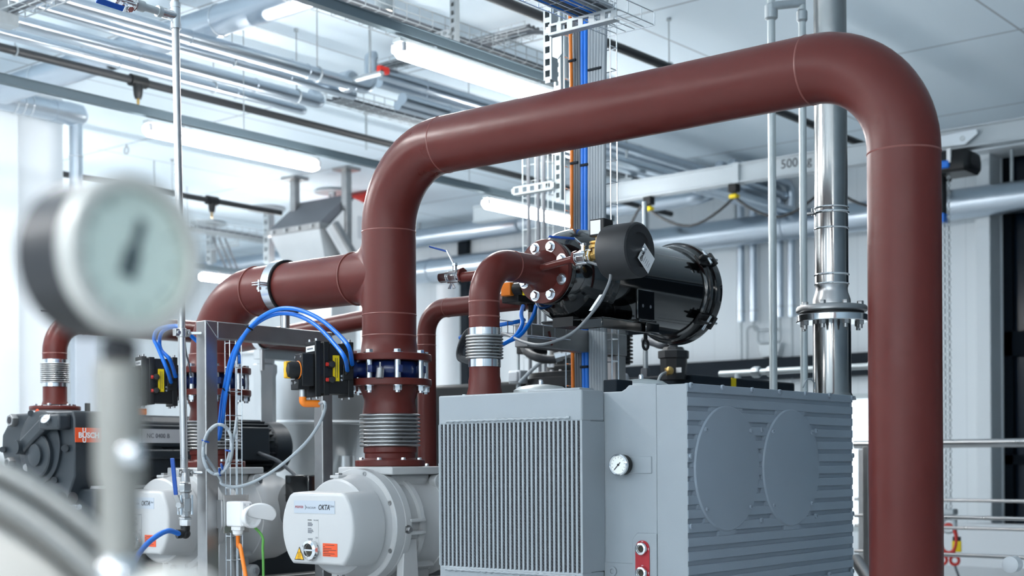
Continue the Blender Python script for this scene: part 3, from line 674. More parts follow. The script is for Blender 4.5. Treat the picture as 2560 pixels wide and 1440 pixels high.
# side panel: sheet, raised bands and fillers around the two round covers
vp = vK
d1, d2 = pv(1818, 1171, vp), pv(1978, 1169, vp); RD = 0.212
MB().box(uK+0.004, uKe-0.0015, vp+0.0095, vp+0.036, ZB-0.3, zK-0.003).box(uKe-0.0045, uKe-0.0005, vp+0.003, vp+0.0096, ZB-0.3, zK-0.003).build('side_panel', 'grey_panel', t)
gp = 0.0462; gh = 0.0165; g0 = zK-0.0365
mb = MB(); prev = zK; L = uKe-uK
zks = [g0-gp*k for k in range(20)]
for k, zg in enumerate(zks):
    mb.prism([(0.002, zg+gh/2), (0, zg+gh/2+0.002), (0, prev-0.002), (0.002, prev), (0.0105, prev), (0.0105, zg+gh/2)], (uK+0.0004, vp, 0), V_, Z_, (L, 0, 0)); prev = zg-gh/2
    if 1 <= k <= 10:
        iv = []
        for d in (d1, d2):
            dzz = abs(zg-d.z); RR = RD+0.013
            hw = math.sqrt(max(0, RR*RR-dzz*dzz)) if dzz < RR else 0
            if hw: iv.append((d.x-max(hw, 0.03), d.x+max(hw, 0.03)))
        for a_, b_ in iv:
            mb.prism([(a_-0.003, zg-gh/2), (b_+0.003, zg-gh/2), (b_-0.003, zg+gh/2), (a_+0.003, zg+gh/2)], (0, vp+0.0003, 0), U_, Z_, (0, 0.0102, 0))
mb.build('panel_rib', 'grey_panel', t)
for d in (d1, d2):
    dc = MB().lathe([(RD+0.003, 0.004), (RD, -0.003), (RD-0.003, -0.0055), (RD-0.008, -0.0062), (0, -0.0062)], (d.x, vp, d.z), V_, 72).build('round_cover', 'grey_panel', t, smooth=30)
    src = None
    for an in (0.72, math.pi-0.72, math.pi+0.75, -0.75):
        p = Vector((d.x+math.cos(an)*RD*0.93, vp-0.0055, d.z+math.sin(an)*RD*0.93))
        if src is None: src = MB().lathe([(0.0075, 0), (0.0075, -0.006), (0.004, -0.007), (0.004, -0.003), (0, -0.003)], p, V_, 16).build('screw', 'grey_panel', dc, org=p)
        else: at(src, dc, p)
src = None
for px, py in ((1726, 963), (1805, 969), (1879, 975), (1948, 980), (2013, 985), (2073, 989), (2129, 995), (1726, 1140), (1727, 1316), (1902, 1075), (1903, 1301), (2039, 1078), (2039, 1290), (2130, 1139), (2130, 1284), (2130, 1428), (2073, 1436)):
    p = pv(px, py, vp)
    if src is None: src = MB().lathe([(0.0095, 0.002), (0.0095, -0.006), (0.005, -0.007), (0.005, -0.003), (0, -0.003)], p, V_, 16).build('screw', 'grey_panel', t, org=p)
    else: at(src, t, p)
# small pressure gauge
pg = pu(1566, 1162, uK)
g = MB().lathe([(0.012, 0), (0.012, 0.012), (0.034, 0.014), (0.035, 0.044)], pg, -U_, 40).build('pressure_gauge', 'black', t)
MB().lathe([(0.0335, 0.038), (0.0365, 0.040), (0.0365, 0.050), (0.033, 0.053), (0.030, 0.050), (0.030, 0.046)], pg, -U_, 40).build('bezel', 'steel_bright', g)
MB().lathe([(0.031, 0.0472), (0, 0.0474)], pg, -U_, 40).build('dial', 'dial', g)
nd = MB().obox(pg-U_*0.0485+Vector((0, 0.004, -0.004)), Vector((0, 0.707, -0.707)), Vector((0, 0.707, 0.707)), U_, 0.034, 0.003, 0.0008)
nd.cyl(pg-U_*0.0472, pg-U_*0.050, 0.004, 12).build('needle', 'ink', g)
tk = MB()
for k in range(11):
    an = math.radians(225-27*k); e = Vector((0, -math.cos(an), math.sin(an))); tk.obox(pg-U_*0.0478+e*0.025, e, U_.cross(e), U_, 0.005, 0.0012, 0.0005)
tk.build('scale', 'ink_grey', g)
# red plate with two sight glasses
s1, s2 = pu(1606, 1372, uK-0.006), pu(1606, 1432, uK-0.006); s2.y = s1.y
poly = []
for k in range(13): an = math.pi*k/12; poly.append((0.028*math.cos(an), s1.z+0.028*math.sin(an)))
for k in range(13): an = math.pi+math.pi*k/12; poly.append((0.028*math.cos(an), s2.z+0.028*math.sin(an)))
pl = MB().prism(poly, (uK-0.004, s1.y, 0), -V_, Z_, (-0.003, 0, 0)).build('level_plate', 'label_red', t)
mk = MB()
for q in (s1, s2):
    for sy, sz in ((1, 0), (-1, 0), (0, 1)): mk.obox(q+Vector((-0.0012, sy*0.0245, sz*0.0245)), V_ if sz else Z_, Z_ if sz else V_, U_, 0.008, 0.0015, 0.0006)
mk.build('marking', 'label_white', pl)
for q in (s1, s2):
    sg = MB().lathe([(0.0215, 0), (0.0215, 0.009)], q, -U_, 6).lathe([(0.022, 0.006), (0.0205, 0.014), (0.014, 0.016), (0.0125, 0.010)], q, -U_, 32).build('sight_glass', 'steel_bright', t, bevel=0.001)
    MB().lathe([(0.0135, 0.0100), (0, 0.0105)], q, -U_, 24).build('oil_window', 'sight', sg)
# covers and bits on the roof of the unit
for px, py, dd, rr in ((1352, 976, 5.05, 0.10), (1603, 962, 5.15, 0.10)):
    p = pd(px, py, dd)
    p = p+Z_*0.012; dm = MB().lathe([(rr, -0.06), (rr, -0.012), (rr*0.8, 0.001), (rr*0.3, 0.009), (0, 0.010)], p, Z_, 40).build('round_hatch', 'galv_white', t)
    MB().cyl(p+Z_*0.006, p+Z_*0.02, 0.010, 12).sphere(p+Z_*0.02, 0.009, 10).build('hatch_nut', 'zinc', dm)
p = pd(1545, 968, 4.95); MB().cbox(p, 0.1, 0.06, 0.05).build('terminal_box', 'navy', t, bevel=0.004)

# ================================================================ STAINLESS EXHAUST STACK
pK = pd(2080, 900, 5.62); uS2, vS2 = pK.x, pK.y
def zs(py): return pd(2080, py, 5.62).z
t = thing('exhaust_stack', 'polished stainless exhaust pipe rising from the grey machine to the ceiling', 'pipe', (uS2, vS2, zK))
rs = 0.066; rl = 0.0765
MB().lathe([(rs, zs(528)), (rs, ZC)], (uS2, vS2, 0), Z_, 48).build('upper_pipe', 'steel_stack', t)
MB().lathe([(rs+0.0015, zs(712)), (rs+0.0015, zs(526))], (uS2, vS2, 0), Z_, 48).build('middle_pipe', 'steel_stack', t)
for z, dr in ((zs(521), 0.004), (zs(533), 0.006), (zs(573), 0.004), (zs(688), 0.005), (zs(711), 0.004)):
    MB().torus((uS2, vS2, z), Z_, rs+0.001, dr, 48, 8).build('joint_ring', 'steel_bright', t)
pcl = Vector((uS2, vS2, zs(533)))+Vector((-0.045, 0.062, 0)); MB().cyl(pcl-V_*0.01, pcl+V_*0.02, 0.008, 12).cyl(pcl-Z_*0.01, pcl+Z_*0.02, 0.004, 8).build('clamp_lock', 'steel_brushed', t)
MB().lathe([(rs+0.002, zs(713)), (rs-0.002, zs(722)), (rs, zs(732)), (rl-0.001, zs(750)), (rl, zs(768))], (uS2, vS2, 0), Z_, 48).build('reducer', 'steel', t, smooth=60)
zt1, zt0, zu1, zu0 = zs(764), zs(782), zs(788), zs(806)
MB().lathe([(rl, zt1+0.004), (0.11, zt1+0.001), (0.138, zt1-0.004), (0.143, zt1-0.012), (0.143, zt0+0.006), (0.135, zt0), (rl, zt0)], (uS2, vS2, 0), Z_, 56).build('loose_flange', 'steel_brushed', t)
MB().lathe([(0.128, zt0+0.001), (0.128, zu1-0.001)], (uS2, vS2, 0), Z_, 48).build('gasket', 'black', t)
MB().lathe([(0.140, zu1), (0.143, zu1-0.003), (0.143, zu0+0.003), (0.140, zu0)], (uS2, vS2, 0), Z_, 56).build('flange', 'steel_bright', t)
src = None
for p in ring_pts((uS2, vS2, 0), Z_, 0.118, 8, 0.15):
    q = Vector((p.x, p.y, zt1))
    if src is None: src = MB().hexa(q-Z_*0.002, Z_, 0.0135, 0.014).hexa((q.x, q.y, zu0), -Z_, 0.0145, 0.014).cyl((q.x, q.y, zu0-0.03), (q.x, q.y, zt1), 0.009, 12).build('bolt', 'steel_brushed', t, org=q)
    else: at(src, t, q)
MB().lathe([(rl, zs(806)), (rl, zK+0.02), (rl+0.006, zK+0.006)], (uS2, vS2, 0), Z_, 48).build('lower_pipe', 'steel_stack', t)
MB().lathe([(0.095, zK-0.01), (0.092, zK+0.004), (0.05, zK+0.005)], (uS2, vS2, 0), Z_, 48).build('base_plate', 'grey', t)
pw = pd(2028, 962, 5.5)
tag(MB().sweep(spline([pw+Vector((-0.05, 0.01, -0.012)), pw+Vector((-0.03, 0.005, 0.018)), pw+Vector((0.0, 0, 0.022)), pw+Vector((0.03, 0, 0.005)), pw+Vector((0.03, 0, -0.015))]), 0.003, 8).build('ground_wire', 'cable_grey'), 'thin pale wire loop on the grey machine beside the stainless exhaust pipe', 'wire')

# ================================================================ WHITE ROOTS PUMP
ctr = pv(897, 1314, vL); uP, zP = ctr.x, ctr.z
def disc_poly(R, z1, z0, n=48, rx=1.0):
    out = []
    for k in range(n):
        an = 2*math.pi*k/n; out.append((R*math.cos(an)*rx, max(z0, min(z1, R*math.sin(an)))))
    return out
def pump():
    t = thing('roots_pump', 'white pump with round end cover beside the radiator, warning triangle on its face', 'pump', (uP, vL, zP-0.30), 'white pumps with warning labels')
    o = Vector((uP, vL, zP))
    def sec(x, R, z1, z0, rx=1.0): return [o+Vector((x, -p[0], p[1])) for p in disc_poly(R, z1, z0, 56, rx)]
    fx = -0.225
    face = MB().loft([sec(fx, 0.192, 0.125, -0.133), sec(fx+0.008, 0.200, 0.133, -0.141), sec(fx+0.05, 0.203, 0.136, -0.144), sec(fx+0.17, 0.204, 0.140, -0.15)]).build('gear_cover', 'pump_white', t, bevel=0.006, bseg=3, smooth=50)
    MB().lathe([(0.178, -0.125), (0.186, -0.118), (0.190, -0.06), (0.203, -0.02), (0.205, 0)], o, U_, 72).build('cover_dome', 'pump_white', t, smooth=40)
    rg = MB().lathe([(0.200, -0.018), (0.222, -0.018), (0.225, -0.014), (0.225, 0.030), (0.222, 0.033), (0.225, 0.036), (0.225, 0.066), (0.205, 0.07)], o, U_, 80).build('end_flange', 'pump_white', t)
    src = None
    for an in (2.0, 1.32, 0.45, -0.45, -1.32, 2.7, 3.58, 4.3):
        p = o+Vector((-0.018, -0.2115*math.cos(an), 0.2115*math.sin(an)))
        if src is None: src = MB().lathe([(0.0095, 0), (0.0095, 0.003), (0.0055, 0.003), (0.005, 0.0005), (0, 0.0005)], p, -U_, 16).build('screw', 'steel', t, org=p)
        else: at(src, t, p)
    for an in (-0.05, 1.9):
        e = Vector((0, -math.cos(an), math.sin(an))); MB().hexa(o+e*0.224+U_*0.045, e, 0.012, 0.016).cyl(o+e*0.222+U_*0.045, o+e*0.227+U_*0.045, 0.017, 16).build('plug', 'steel_brushed', t)
    # lower lug bolts
    for yy, zz in ((0.015, -0.205), (0.022, -0.232)): MB().hexa(o+Vector((-0.07 if zz > -0.21 else -0.03, yy, zz+0.02)), -U_, 0.012, 0.014).build('drain_bolt', 'steel_brushed', t)
    # barrel with ribs and window recess
    MB().loft([sec(0.06, 0.205, 0.175, -0.19), sec(0.13, 0.195, 0.165, -0.185), sec(0.27, 0.195, 0.165, -0.185), sec(0.30, 0.215, 0.20, -0.21)]).build('barrel', 'pump_white', t, smooth=45)
    MB().lathe([(0.19, 0.135), (0.208, 0.140), (0.21, 0.16), (0.19, 0.165)], o, U_, 72).lathe([(0.19, 0.285), (0.212, 0.29), (0.218, 0.31), (0.218, 0.35), (0.205, 0.39), (0.20, 0.5), (0.19, 0.53), (0.10, 0.55), (0, 0.55)], o, U_, 72).build('bearing_housing', 'pump_white', t)
    for an, xx, ln, rr_, wd in ((-0.12, 0.105, 0.09, 0.212, 0.014), (0.10, 0.105, 0.09, 0.212, 0.014), (1.05, 0.22, 0.13, 0.205, 0.016), (-0.9, 0.22, 0.13, 0.205, 0.016)):
        e = Vector((0, -math.cos(an), math.sin(an))); MB().obox(o+e*rr_+U_*xx, U_, e, U_.cross(e), ln, 0.03, wd).build('rib', 'pump_white', t, bevel=0.004)
    # inlet block with square plate
    zt_ = zp0-zP
    cx = UP-uP
    MB().box(uP+cx-0.145, uP+cx+0.165, vL-0.152, vL+0.152, zP+zt_-0.032, zP+zt_-0.001).build('inlet_plate', 'pump_white', t, bevel=0.005)
    MB().loft([[o+Vector((cx+a*0.118, b*0.118, zt_-0.03)) for a, b in ((-1, -1), (1, -1), (1, 1), (-1, 1))], [o+Vector((cx+a*0.105, b*0.108, zt_-0.075)) for a, b in ((-1, -1), (1, -1), (1, 1), (-1, 1))], [o+Vector((cx+a*0.115, b*0.165, 0.07)) for a, b in ((-1, -1), (1, -1), (1, 1), (-1, 1))]]).build('inlet_neck', 'pump_white', t, bevel=0.015, bseg=3)
    for xx, zz in ((cx+0.13, zt_-0.062), (cx+0.10, -0.24)):
        lg = MB().lathe([(0.030, -0.03), (0.030, 0)], o+Vector((xx, -0.150 if zz > 0 else -0.16, zz)), -V_, 24).lathe([(0.030, 0), (0.027, 0.003)], o+Vector((xx, -0.150 if zz > 0 else -0.16, zz)), -V_, 24).build('lug', 'pump_white', t)
        MB().hexa(o+Vector((xx, -0.152 if zz > 0 else -0.162, zz)), -V_, 0.016, 0.016).build('bolt', 'zinc', lg)
    for s in (-1, 1):
        MB().prism([(-0.03, -0.30), (-0.03, -0.28), (0.035, -0.26), (0.05, -0.05), (0.12, -0.05), (0.135, -0.26), (0.20, -0.28), (0.20, -0.30)], o+Vector((0, s*0.20, 0)), U_, Z_, (0, -s*0.035, 0)).build('foot', 'pump_white', t, bevel=0.004)
    MB().box(uP+0.0, uP+0.30, vL-0.10, vL+0.10, zP-0.29, zP-0.15).build('outlet_block', 'pump_white', t, bevel=0.008)
    # lifting screw on top of the cover
    MB().cbox(o+Vector((-0.05, 0.06, 0.193)), 0.05, 0.05, 0.012).build('cast_pad', 'pump_white', t, bevel=0.003)
    MB().hexa(o+Vector((-0.05, 0.06, 0.198)), Z_, 0.016, 0.010).build('filler_plug', 'steel_brushed', t)
    # labels on the flat face
    X = uP+fx-0.0006
    def L(y, z): return Vector((X, vL+y, zP+z))
    def plate(name, y0, y1, z0, z1, m, par=t, dx=0.0): return MB().box(X-0.0008-dx, X+0.001, vL+min(y0, y1), vL+max(y0, y1), zP+z0, zP+z1).build(name, m, par)
    np_ = plate('brand_plate', 0.125, -0.103, 0.055, 0.104, 'label_blue')
    text('PFEIFFER', 0.0125, L(0.119, 0.078)-U_*0.0009, -V_, Z_, 'ink_red', np_, wx=1.0, bold=0.015, shear=0.15)
    MB().prism([(0, 0.010), (0.010, 0), (0, -0.010), (0.0045, 0)], L(0.062, 0.078)-U_*0.0009, -V_, Z_, (-0.0006, 0, 0)).build('arrow_mark', 'ink_grey', np_)
    text('VACUUM', 0.0115, L(0.050, 0.076)-U_*0.0009, -V_, Z_, 'ink_grey', np_)
    text('OKTA', 0.028, L(-0.012, 0.078)-U_*0.0009, -V_, Z_, 'ink', np_, bold=0.02, shear=0.2, wx=0.82)
    text('Line', 0.015, L(-0.074, 0.084)-U_*0.0009, -V_, Z_, 'ink_grey', np_, shear=0.15)
    rp = plate('rating_plate', 0.048, -0.012, -0.065, 0.033, 'pump_white')
    text('PFEIFFER', 0.006, L(0.047, 0.029)-U_*0.0009, -V_, Z_, 'ink', rp); text('VACUUM', 0.006, L(0.014, 0.029)-U_*0.0009, -V_, Z_, 'ink_grey', rp)
    b = MB()
    for y0, ln, z in ((0.046, 0.022, 0.018), (0.046, 0.028, 0.013), (0.046, 0.025, 0.008), (0.046, 0.02, -0.003), (0.046, 0.028, -0.009), (0.046, 0.031, -0.014), (0.046, 0.022, -0.019), (0.046, 0.026, -0.043)):
        b.box(X-0.0014, X, vL+y0-ln, vL+y0, zP+z-0.0016, zP+z+0.0016)
    b.build('lettering', 'ink_grey', rp)
    text('CE', 0.010, L(0.003, -0.038)-U_*0.0009, -V_, Z_, 'ink_grey', rp)
    tri = [(-0.028, -0.021), (0.028, -0.021), (0, 0.030)]
    wt = MB().prism(tri, L(0.096, -0.105), -V_, Z_, (-0.0008, 0, 0)).build('warning_label', 'ink', t)
    MB().prism([(p[0]*0.84, p[1]*0.84-0.0006) for p in tri], L(0.096, -0.105)-U_*0.0008, -V_, Z_, (-0.0005, 0, 0)).build('yellow_field', 'amber', wt)
    hm = MB()
    for k in (-1, 0, 1):
        hm.sweep([L(0.096-k*0.0065+0.002*math.sin(i*1.4), -0.118+0.024*i/8)-U_*0.0014 for i in range(9)], 0.0008, 6)
    hm.box(X-0.0018, X-0.0008, vL+0.086, vL+0.106, zP-0.123, zP-0.1215); hm.build('heat_symbol', 'ink', wt)
    rl_ = plate('notice_label', -0.036, -0.115, -0.107, -0.057, 'label_orange')
    b = MB()
    for y0, ln, z in ((-0.05, 0.05, -0.064), (-0.039, 0.008, -0.070), (-0.039, 0.045, -0.077), (-0.039, 0.07, -0.083), (-0.039, 0.03, -0.089), (-0.039, 0.062, -0.096), (-0.039, 0.04, -0.102)):
        b.box(X-0.0013, X-0.0006, vL+y0-ln, vL+y0, zP+z-0.0009, zP+z+0.0009)
    b.build('lettering', 'ink', rl_)
    q = L(0.022, -0.085)
    sg = MB().lathe([(0.040, 0), (0.040, 0.012)], q, -U_, 6).lathe([(0.041, 0.010), (0.038, 0.022), (0.026, 0.026), (0.024, 0.016)], q, -U_, 40).build('oil_glass', 'steel_bright', t, bevel=0.001)
    MB().lathe([(0.0245, 0.0165), (0, 0.017)], q, -U_, 24).build('oil_window', 'sight', sg)
    MB().box(q.x-0.021, q.x-0.016, q.y-0.024, q.y+0.024, q.z-0.003, q.z+0.003).build('level_bar', 'label_silver', sg)
    return t
pa_ = pump()
pb_ = dup(pa_, (0, DV, 0), 'white pump with round end cover behind the stainless post and white socket')

# skid under the pumps
def skz(py, px, v): return pv(px, py, v).z
zsk = zP-0.30
t = thing('machine_skid', 'stainless skid of parallel rails under the white pumps', 'skid', (uP+0.2, (vL+v2)/2, 0))
yy = vL-0.28; ks = []
for k, y in enumerate((vL-0.20, vL-0.03, vL+0.18, vL+0.36, vL+0.56, v2-0.22, v2-0.03, v2+0.16)):
    MB().box(uP-0.45, uP+1.5, y-0.045, y+0.045, zsk-0.08, zsk-0.001).build('rail', 'steel_brushed', t, bevel=0.006)
for x in (uP-0.42, uP+0.4, uP+1.46): MB().box(x-0.03, x+0.03, vL-0.26, v2+0.21, zsk-0.16, zsk-0.0805).build('cross_beam', 'steel_brushed', t, bevel=0.005)
for x in (uP-0.42, uP+1.46):
    for y in (vL-0.2, v2+0.16): MB().box(x-0.035, x+0.035, y-0.035, y+0.035, 0, zsk-0.161).build('leg', 'steel_brushed', t, bevel=0.005)
t = thing('machine_plinth', 'dark plinth carrying the grey machine', 'plinth', (uK+0.5, vK+0.5, 0))
MB().box(uK-0.1, uKe, vK+0.03, r0, 0, ZB-0.31).build('plinth_body', 'anthracite', t, bevel=0.01)

# drive motor between the white pumps
pm = pd(737, 1262, 6.3)
t = thing('pump_motor', 'pump motor with bright round flange and black box between the white pumps', 'motor', pm-Z_*0.12)
MB().lathe([(0, -0.02), (0.095, -0.02), (0.11, -0.01), (0.11, 0.015), (0.095, 0.02), (0.095, 0.06)], pm, U_, 48).build('flange_cover', 'steel', t)
MB().lathe([(0.095, 0.06), (0.095, 0.42), (0, 0.42)], pm, U_, 48).build('housing', 'anthracite', t)
q = pd(775, 1206, 6.35); MB().box(q.x-0.10, q.x+0.22, q.y-0.10, q.y+0.06, q.z-0.09, q.z+0.035).build('terminal_box', 'black_gloss', t, bevel=0.006)

# ================================================================ DARK SCREW PUMP
uB = uD-0.20
yr = pu(186, 1150, uB).y; yl = pu(4, 1120, uB).y; yc = (yr+yl)/2
def bz(py, px=100): return pu(px, py, uB).z
oct_ = [(yr+0.015, bz(1026, 190)), (yl-0.10, bz(1032)), (yl-0.005, bz(1085)), (yl, bz(1122)), (yl-0.02, bz(1150)), (yl-0.14, bz(1250)), (yr+0.10, bz(1290)), (yr, bz(1190)), (yr, bz(1052))]
zBt = bz(1026, 190)
t = thing('screw_pump', 'dark grey pump with orange logo plate behind the blurred gauge stem', 'pump', (uB+0.6, yc, zBt-0.6))
MB().prism(oct_, (uB, 0, 0), V_, Z_, (0.17, 0, 0)).build('end_plate', 'anthracite', t, bevel=0.008)
def P2(px, py, dx=0.0): return pu(px, py, uB+dx)
gc = P2(104, 1118)
MB().lathe([(0.165, 0.0), (0.165, 0.012), (0.155, 0.018), (0.10, 0.02)], gc, -U_, 48).build('round_boss', 'anthracite', t)
MB().lathe([(0.10, 0.018), (0.10, 0.036), (0.094, 0.042), (0.05, 0.042), (0.05, 0.054), (0.03, 0.058), (0, 0.058)], P2(112, 1138), -U_, 48).build('bearing_cover', 'anthracite', t)
a_, b_ = P2(62, 1118, -0.03), P2(122, 1056, -0.03); dd = (b_-a_).normalized()
arm = MB().obox((a_+b_)/2, dd, U_, dd.cross(U_), (b_-a_).length+0.05, 0.06, 0.062).obox(b_+Vector((0, -0.05, 0)), V_, U_, Z_, 0.16, 0.07, 0.07).build('coolant_arm', 'anthracite', t, bevel=0.012)
MB().cyl(a_+U_*0.03, a_-U_*0.05, 0.032, 20).build('arm_boss', 'anthracite', t)
g0_ = P2(117, 1051, -0.07); nrm = Vector((-0.75, -0.25, 0.60)).normalized()
gg = MB().lathe([(0.016, -0.02), (0.023, 0), (0.025, 0.012), (0.023, 0.015), (0.021, 0.012)], g0_, nrm, 32).build('pressure_gauge', 'steel_bright', t)
MB().lathe([(0.0205, 0.0126), (0, 0.0128)], g0_, nrm, 32).build('dial', 'dial', gg)
a1, b1, _ = frame(nrm); MB().obox(g0_+nrm*0.0134, a1, b1, nrm, 0.024, 0.002, 0.001).build('needle', 'ink', gg)
for px, py, r in ((38, 1051, 0.030), (31, 1157, 0.026)):
    q = P2(px, py); pl = MB().hexa(q, -U_, r, 0.03).build('plug', 'steel_brushed', t); MB().lathe([(r*0.55, 0.031), (0, 0.0312)], q, -U_, 16).build('plug_recess', 'ink', pl)
for px, py, r in ((77, 1033, 0.014), (134, 1040, 0.014), (27, 1046, 0.012), (6, 1124, 0.014), (47, 1120, 0.020), (162, 1121, 0.016), (67, 1169, 0.018), (135, 1200, 0.014)):
    MB().cyl(P2(px, py), P2(px, py, -0.02), r, 14).build('bolt', 'anthracite' if r != 0.018 else 'steel', t)
q = P2(94, 1043); el = MB().lathe([(1, 0), (1, 0.02)], (0, 0, 0), -U_, 32)
for v_ in el.b.verts: v_.co = Vector((q.x+v_.co.x*0.1, q.y+v_.co.y*0.022, q.z+v_.co.z*0.038))
so = el.build('oval_sticker', 'label_orange', t); MB().cbox(q-U_*0.0022, 0.0012, 0.04, 0.018).build('sticker_band', 'label_white', so)
# long body
xe = pv(600, 1100, yr).x
body = MB().prism([(yr-0.0, zBt-0.05), (yr+0.03, zBt-0.01), (yl-0.14, zBt-0.01), (yl-0.06, zBt-0.10), (yl-0.06, zBt-0.45), (yr+0.06, zBt-0.45), (yr+0.01, zBt-0.22)], (uB+0.17, 0, 0), V_, Z_, (xe-uB-0.17, 0, 0)).build('body', 'anthracite', t, bevel=0.012)
zA, zBk = pv(250, 1070, yr-0.02).z, pv(250, 1106, yr-0.02).z
MB().box(uB+0.17, xe-0.05, yr-0.02, yr+0.04, zBk-0.02, zA+0.02).build('side_rail', 'anthracite', t, bevel=0.008)
MB().box(uB+0.15, xe-0.1, yr-0.035, yr+0.05, zBk-0.075, zBk-0.03).build('lower_rail', 'anthracite', t, bevel=0.01)
MB().prism([(0.0, 0.0), (0.10, 0.0), (0.34, -0.20), (0.34, -0.30), (0.0, -0.30)], (uB+0.17, yr-0.01, zBt), U_, Z_, (0, 0.06, 0)).build('gusset', 'anthracite', t, bevel=0.008)
for xx in (uB+0.30, uB+0.75): MB().box(xx, xx+0.09, yr-0.02, yr+0.04, pv(260, 1222, yr-0.08).z+0.013, zBt-0.20).build('leg', 'anthracite', t, bevel=0.006)
x0, x1 = pv(188, 1090, yr-0.021).x, pv(256, 1090, yr-0.021).x; x2 = pv(353, 1090, yr-0.021).x; x3 = pv(462, 1090, yr-0.021).x
def LP(px, py): q = pv(px, py, yr-0.0226); return q
lp = MB().box(x0, x1, yr-0.022, yr-0.0195, zBk, zA).build('logo_plate', 'label_orange', t)
xm = (x0+x1)/2; hz2 = (zA+zBk)/2; lh = zA-zBk
text('BUSCH', lh*0.52, (xm, yr-0.0228, hz2-0.002), U_, Z_, 'label_white', lp, align='CENTER', bold=0.035, wx=1.02)
for s in (1, -1): text('U', lh*0.44, (xm-0.175*(x1-x0), yr-0.0228, hz2-0.002+s*lh*0.345), U_, Z_, 'label_white', lp, align='CENTER', bold=0.03)
pl2 = MB().box(x1+0.001, x2, yr-0.022, yr-0.0195, zBk, zA).build('type_plate', 'label_silver', t)
text('CO', lh*0.42, (x1+0.02, yr-0.0225, hz2), U_, Z_, 'ink_grey', pl2)
pl3 = MB().box(x2+0.003, x3, yr-0.022, yr-0.0195, zBk, zA).build('type_plate', 'label_silver', t)
text('NC 0400 B', lh*0.46, (x2+0.028, yr-0.0225, hz2), U_, Z_, 'ink_grey', pl3, wx=0.95)
q = pd(219, 1016, 6.5); MB().cyl(q-Z_*0.03, q+Z_*0.015, 0.013, 12).build('vent_cap', 'black', t)
# fan-cooled motor
mc = pv(668, 1118, yc); mr = 0.135
mt_ = MB().lathe([(mr*0.9, -0.30), (mr*0.9, -0.05), (mr, -0.04), (mr, 0.06), (mr*0.8, 0.085), (0, 0.09)], mc, U_, 48).build('motor', 'anthracite', t)
fb = MB()
for k in range(26):
    an = 2*math.pi*k/26; e = Vector((0, math.cos(an), math.sin(an))); fb.obox(mc+e*(mr*0.95)-U_*0.17, U_, e, U_.cross(e), 0.22, 0.03, 0.005)
fb.build('cooling_fin', 'anthracite', mt_)
q = pv(640, 1110, yc-0.15); MB().cbox(q-U_*0.05, 0.2, 0.10, 0.17).build('terminal_box', 'anthracite', mt_, bevel=0.006)
MB().box(xe-0.02, mc.x-0.28, yc-0.10, yc+0.10, mc.z-0.12, mc.z+0.1).build('coupling_housing', 'anthracite', t, bevel=0.01)
# its base frame
zb_ = pu(250, 1222, uB+0.1).z
t = thing('pump_plinth', 'dark steel plinth box with round holes under the dark grey pump', 'base', (uB+0.5, yc, 0))
fz = pv(260, 1222, yr-0.08).z
MB().box(uB+0.05, xe+0.5, yr-0.08, yl, 0, fz).build('base_box', 'anthracite', t, bevel=0.01)
for px, py in ((153, 1245), (181, 1245)):
    q = pv(px, py, yr-0.081); MB().lathe([(0.026, 0), (0.026, 0.003)], q, -V_, 24).build('hole', 'ink', t)
q = pv(177, 1268, yr-0.083)
for dx in (0, 0.03): MB().hexa(q+U_*dx, -V_, 0.014, 0.02).build('bolt', 'zinc', t)
MB().box(uB+0.1, xe, yr-0.06, yl-0.1, fz-0.001, fz+0.012).build('shim_plate', 'label_silver', t)

# ================================================================ STAINLESS FRAME AND WHAT HANGS ON IT
fv0 = vc-0.03; fp = pv(514, 900, fv0); fu0 = fp.x; fs = 0.062
zft = pv(514, 800, fv0).z; fe = pv(832, 900, fv0).x
t = thing('support_frame', 'square stainless tube frame carrying the red branch pipe', 'frame', (fu0, fv0, 0))
MB().box(fu0, fu0+fs, fv0, fv0+fs, 0, zft).build('post', 'steel_brushed', t, bevel=0.005, bseg=3)
MB().box(fu0+fs, fe, fv0, fv0+fs, zft-0.072, zft-0.001).build('cross_rail', 'steel_brushed', t, bevel=0.005, bseg=3)
MB().box(fe-fs, fe, fv0+0.002, fv0+fs-0.002, 0, zft-0.0725).build('post', 'steel_brushed', t, bevel=0.005, bseg=3)
MB().sweep([(fu0+0.004, fv0-0.0003, zft-0.004), (fu0+fs, fv0-0.0003, zft-0.07)], 0.0022, 6).build('weld_bead', 'steel', t)

# compressed-air drop pipe with tee and valves
dpt, dpb = pd(437, -30, 5.62), pd(462, 1242, 5.62)
def dp(py): s = (py+30)/1272; return dpt.lerp(dpb, s)
ax_ = (dpb-dpt).normalized()
t = thing('drop_pipe', 'thin steel pipe hanging beside the stainless post, tee fitting near its top', 'pipe', dpb)
MB().sweep([dp(-30), dp(1242)], 0.0155, 20).build('pipe_run', 'steel', t)
for py in (14, 66): MB().lathe([(0.016, -0.012), (0.023, -0.01), (0.023, 0.01), (0.016, 0.012)], dp(py), ax_, 20).build('press_collar', 'steel_bright', t)
MB().lathe([(0.021, -0.05), (0.021, 0.05)], dp(41), ax_, 20).sweep([dp(41), dp(41)-U_*0.07], 0.02, 16).build('tee', 'steel_bright', t)
tb = dp(41)-U_*0.07
MB().sweep([tb, tb-U_*0.13], 0.0155, 16).lathe([(0.022, -0.01), (0.022, 0.01)], tb-U_*0.01, U_, 16).lathe([(0.022, -0.02), (0.022, 0.02)], tb-U_*0.105, U_, 16).build('side_branch', 'galv', t)
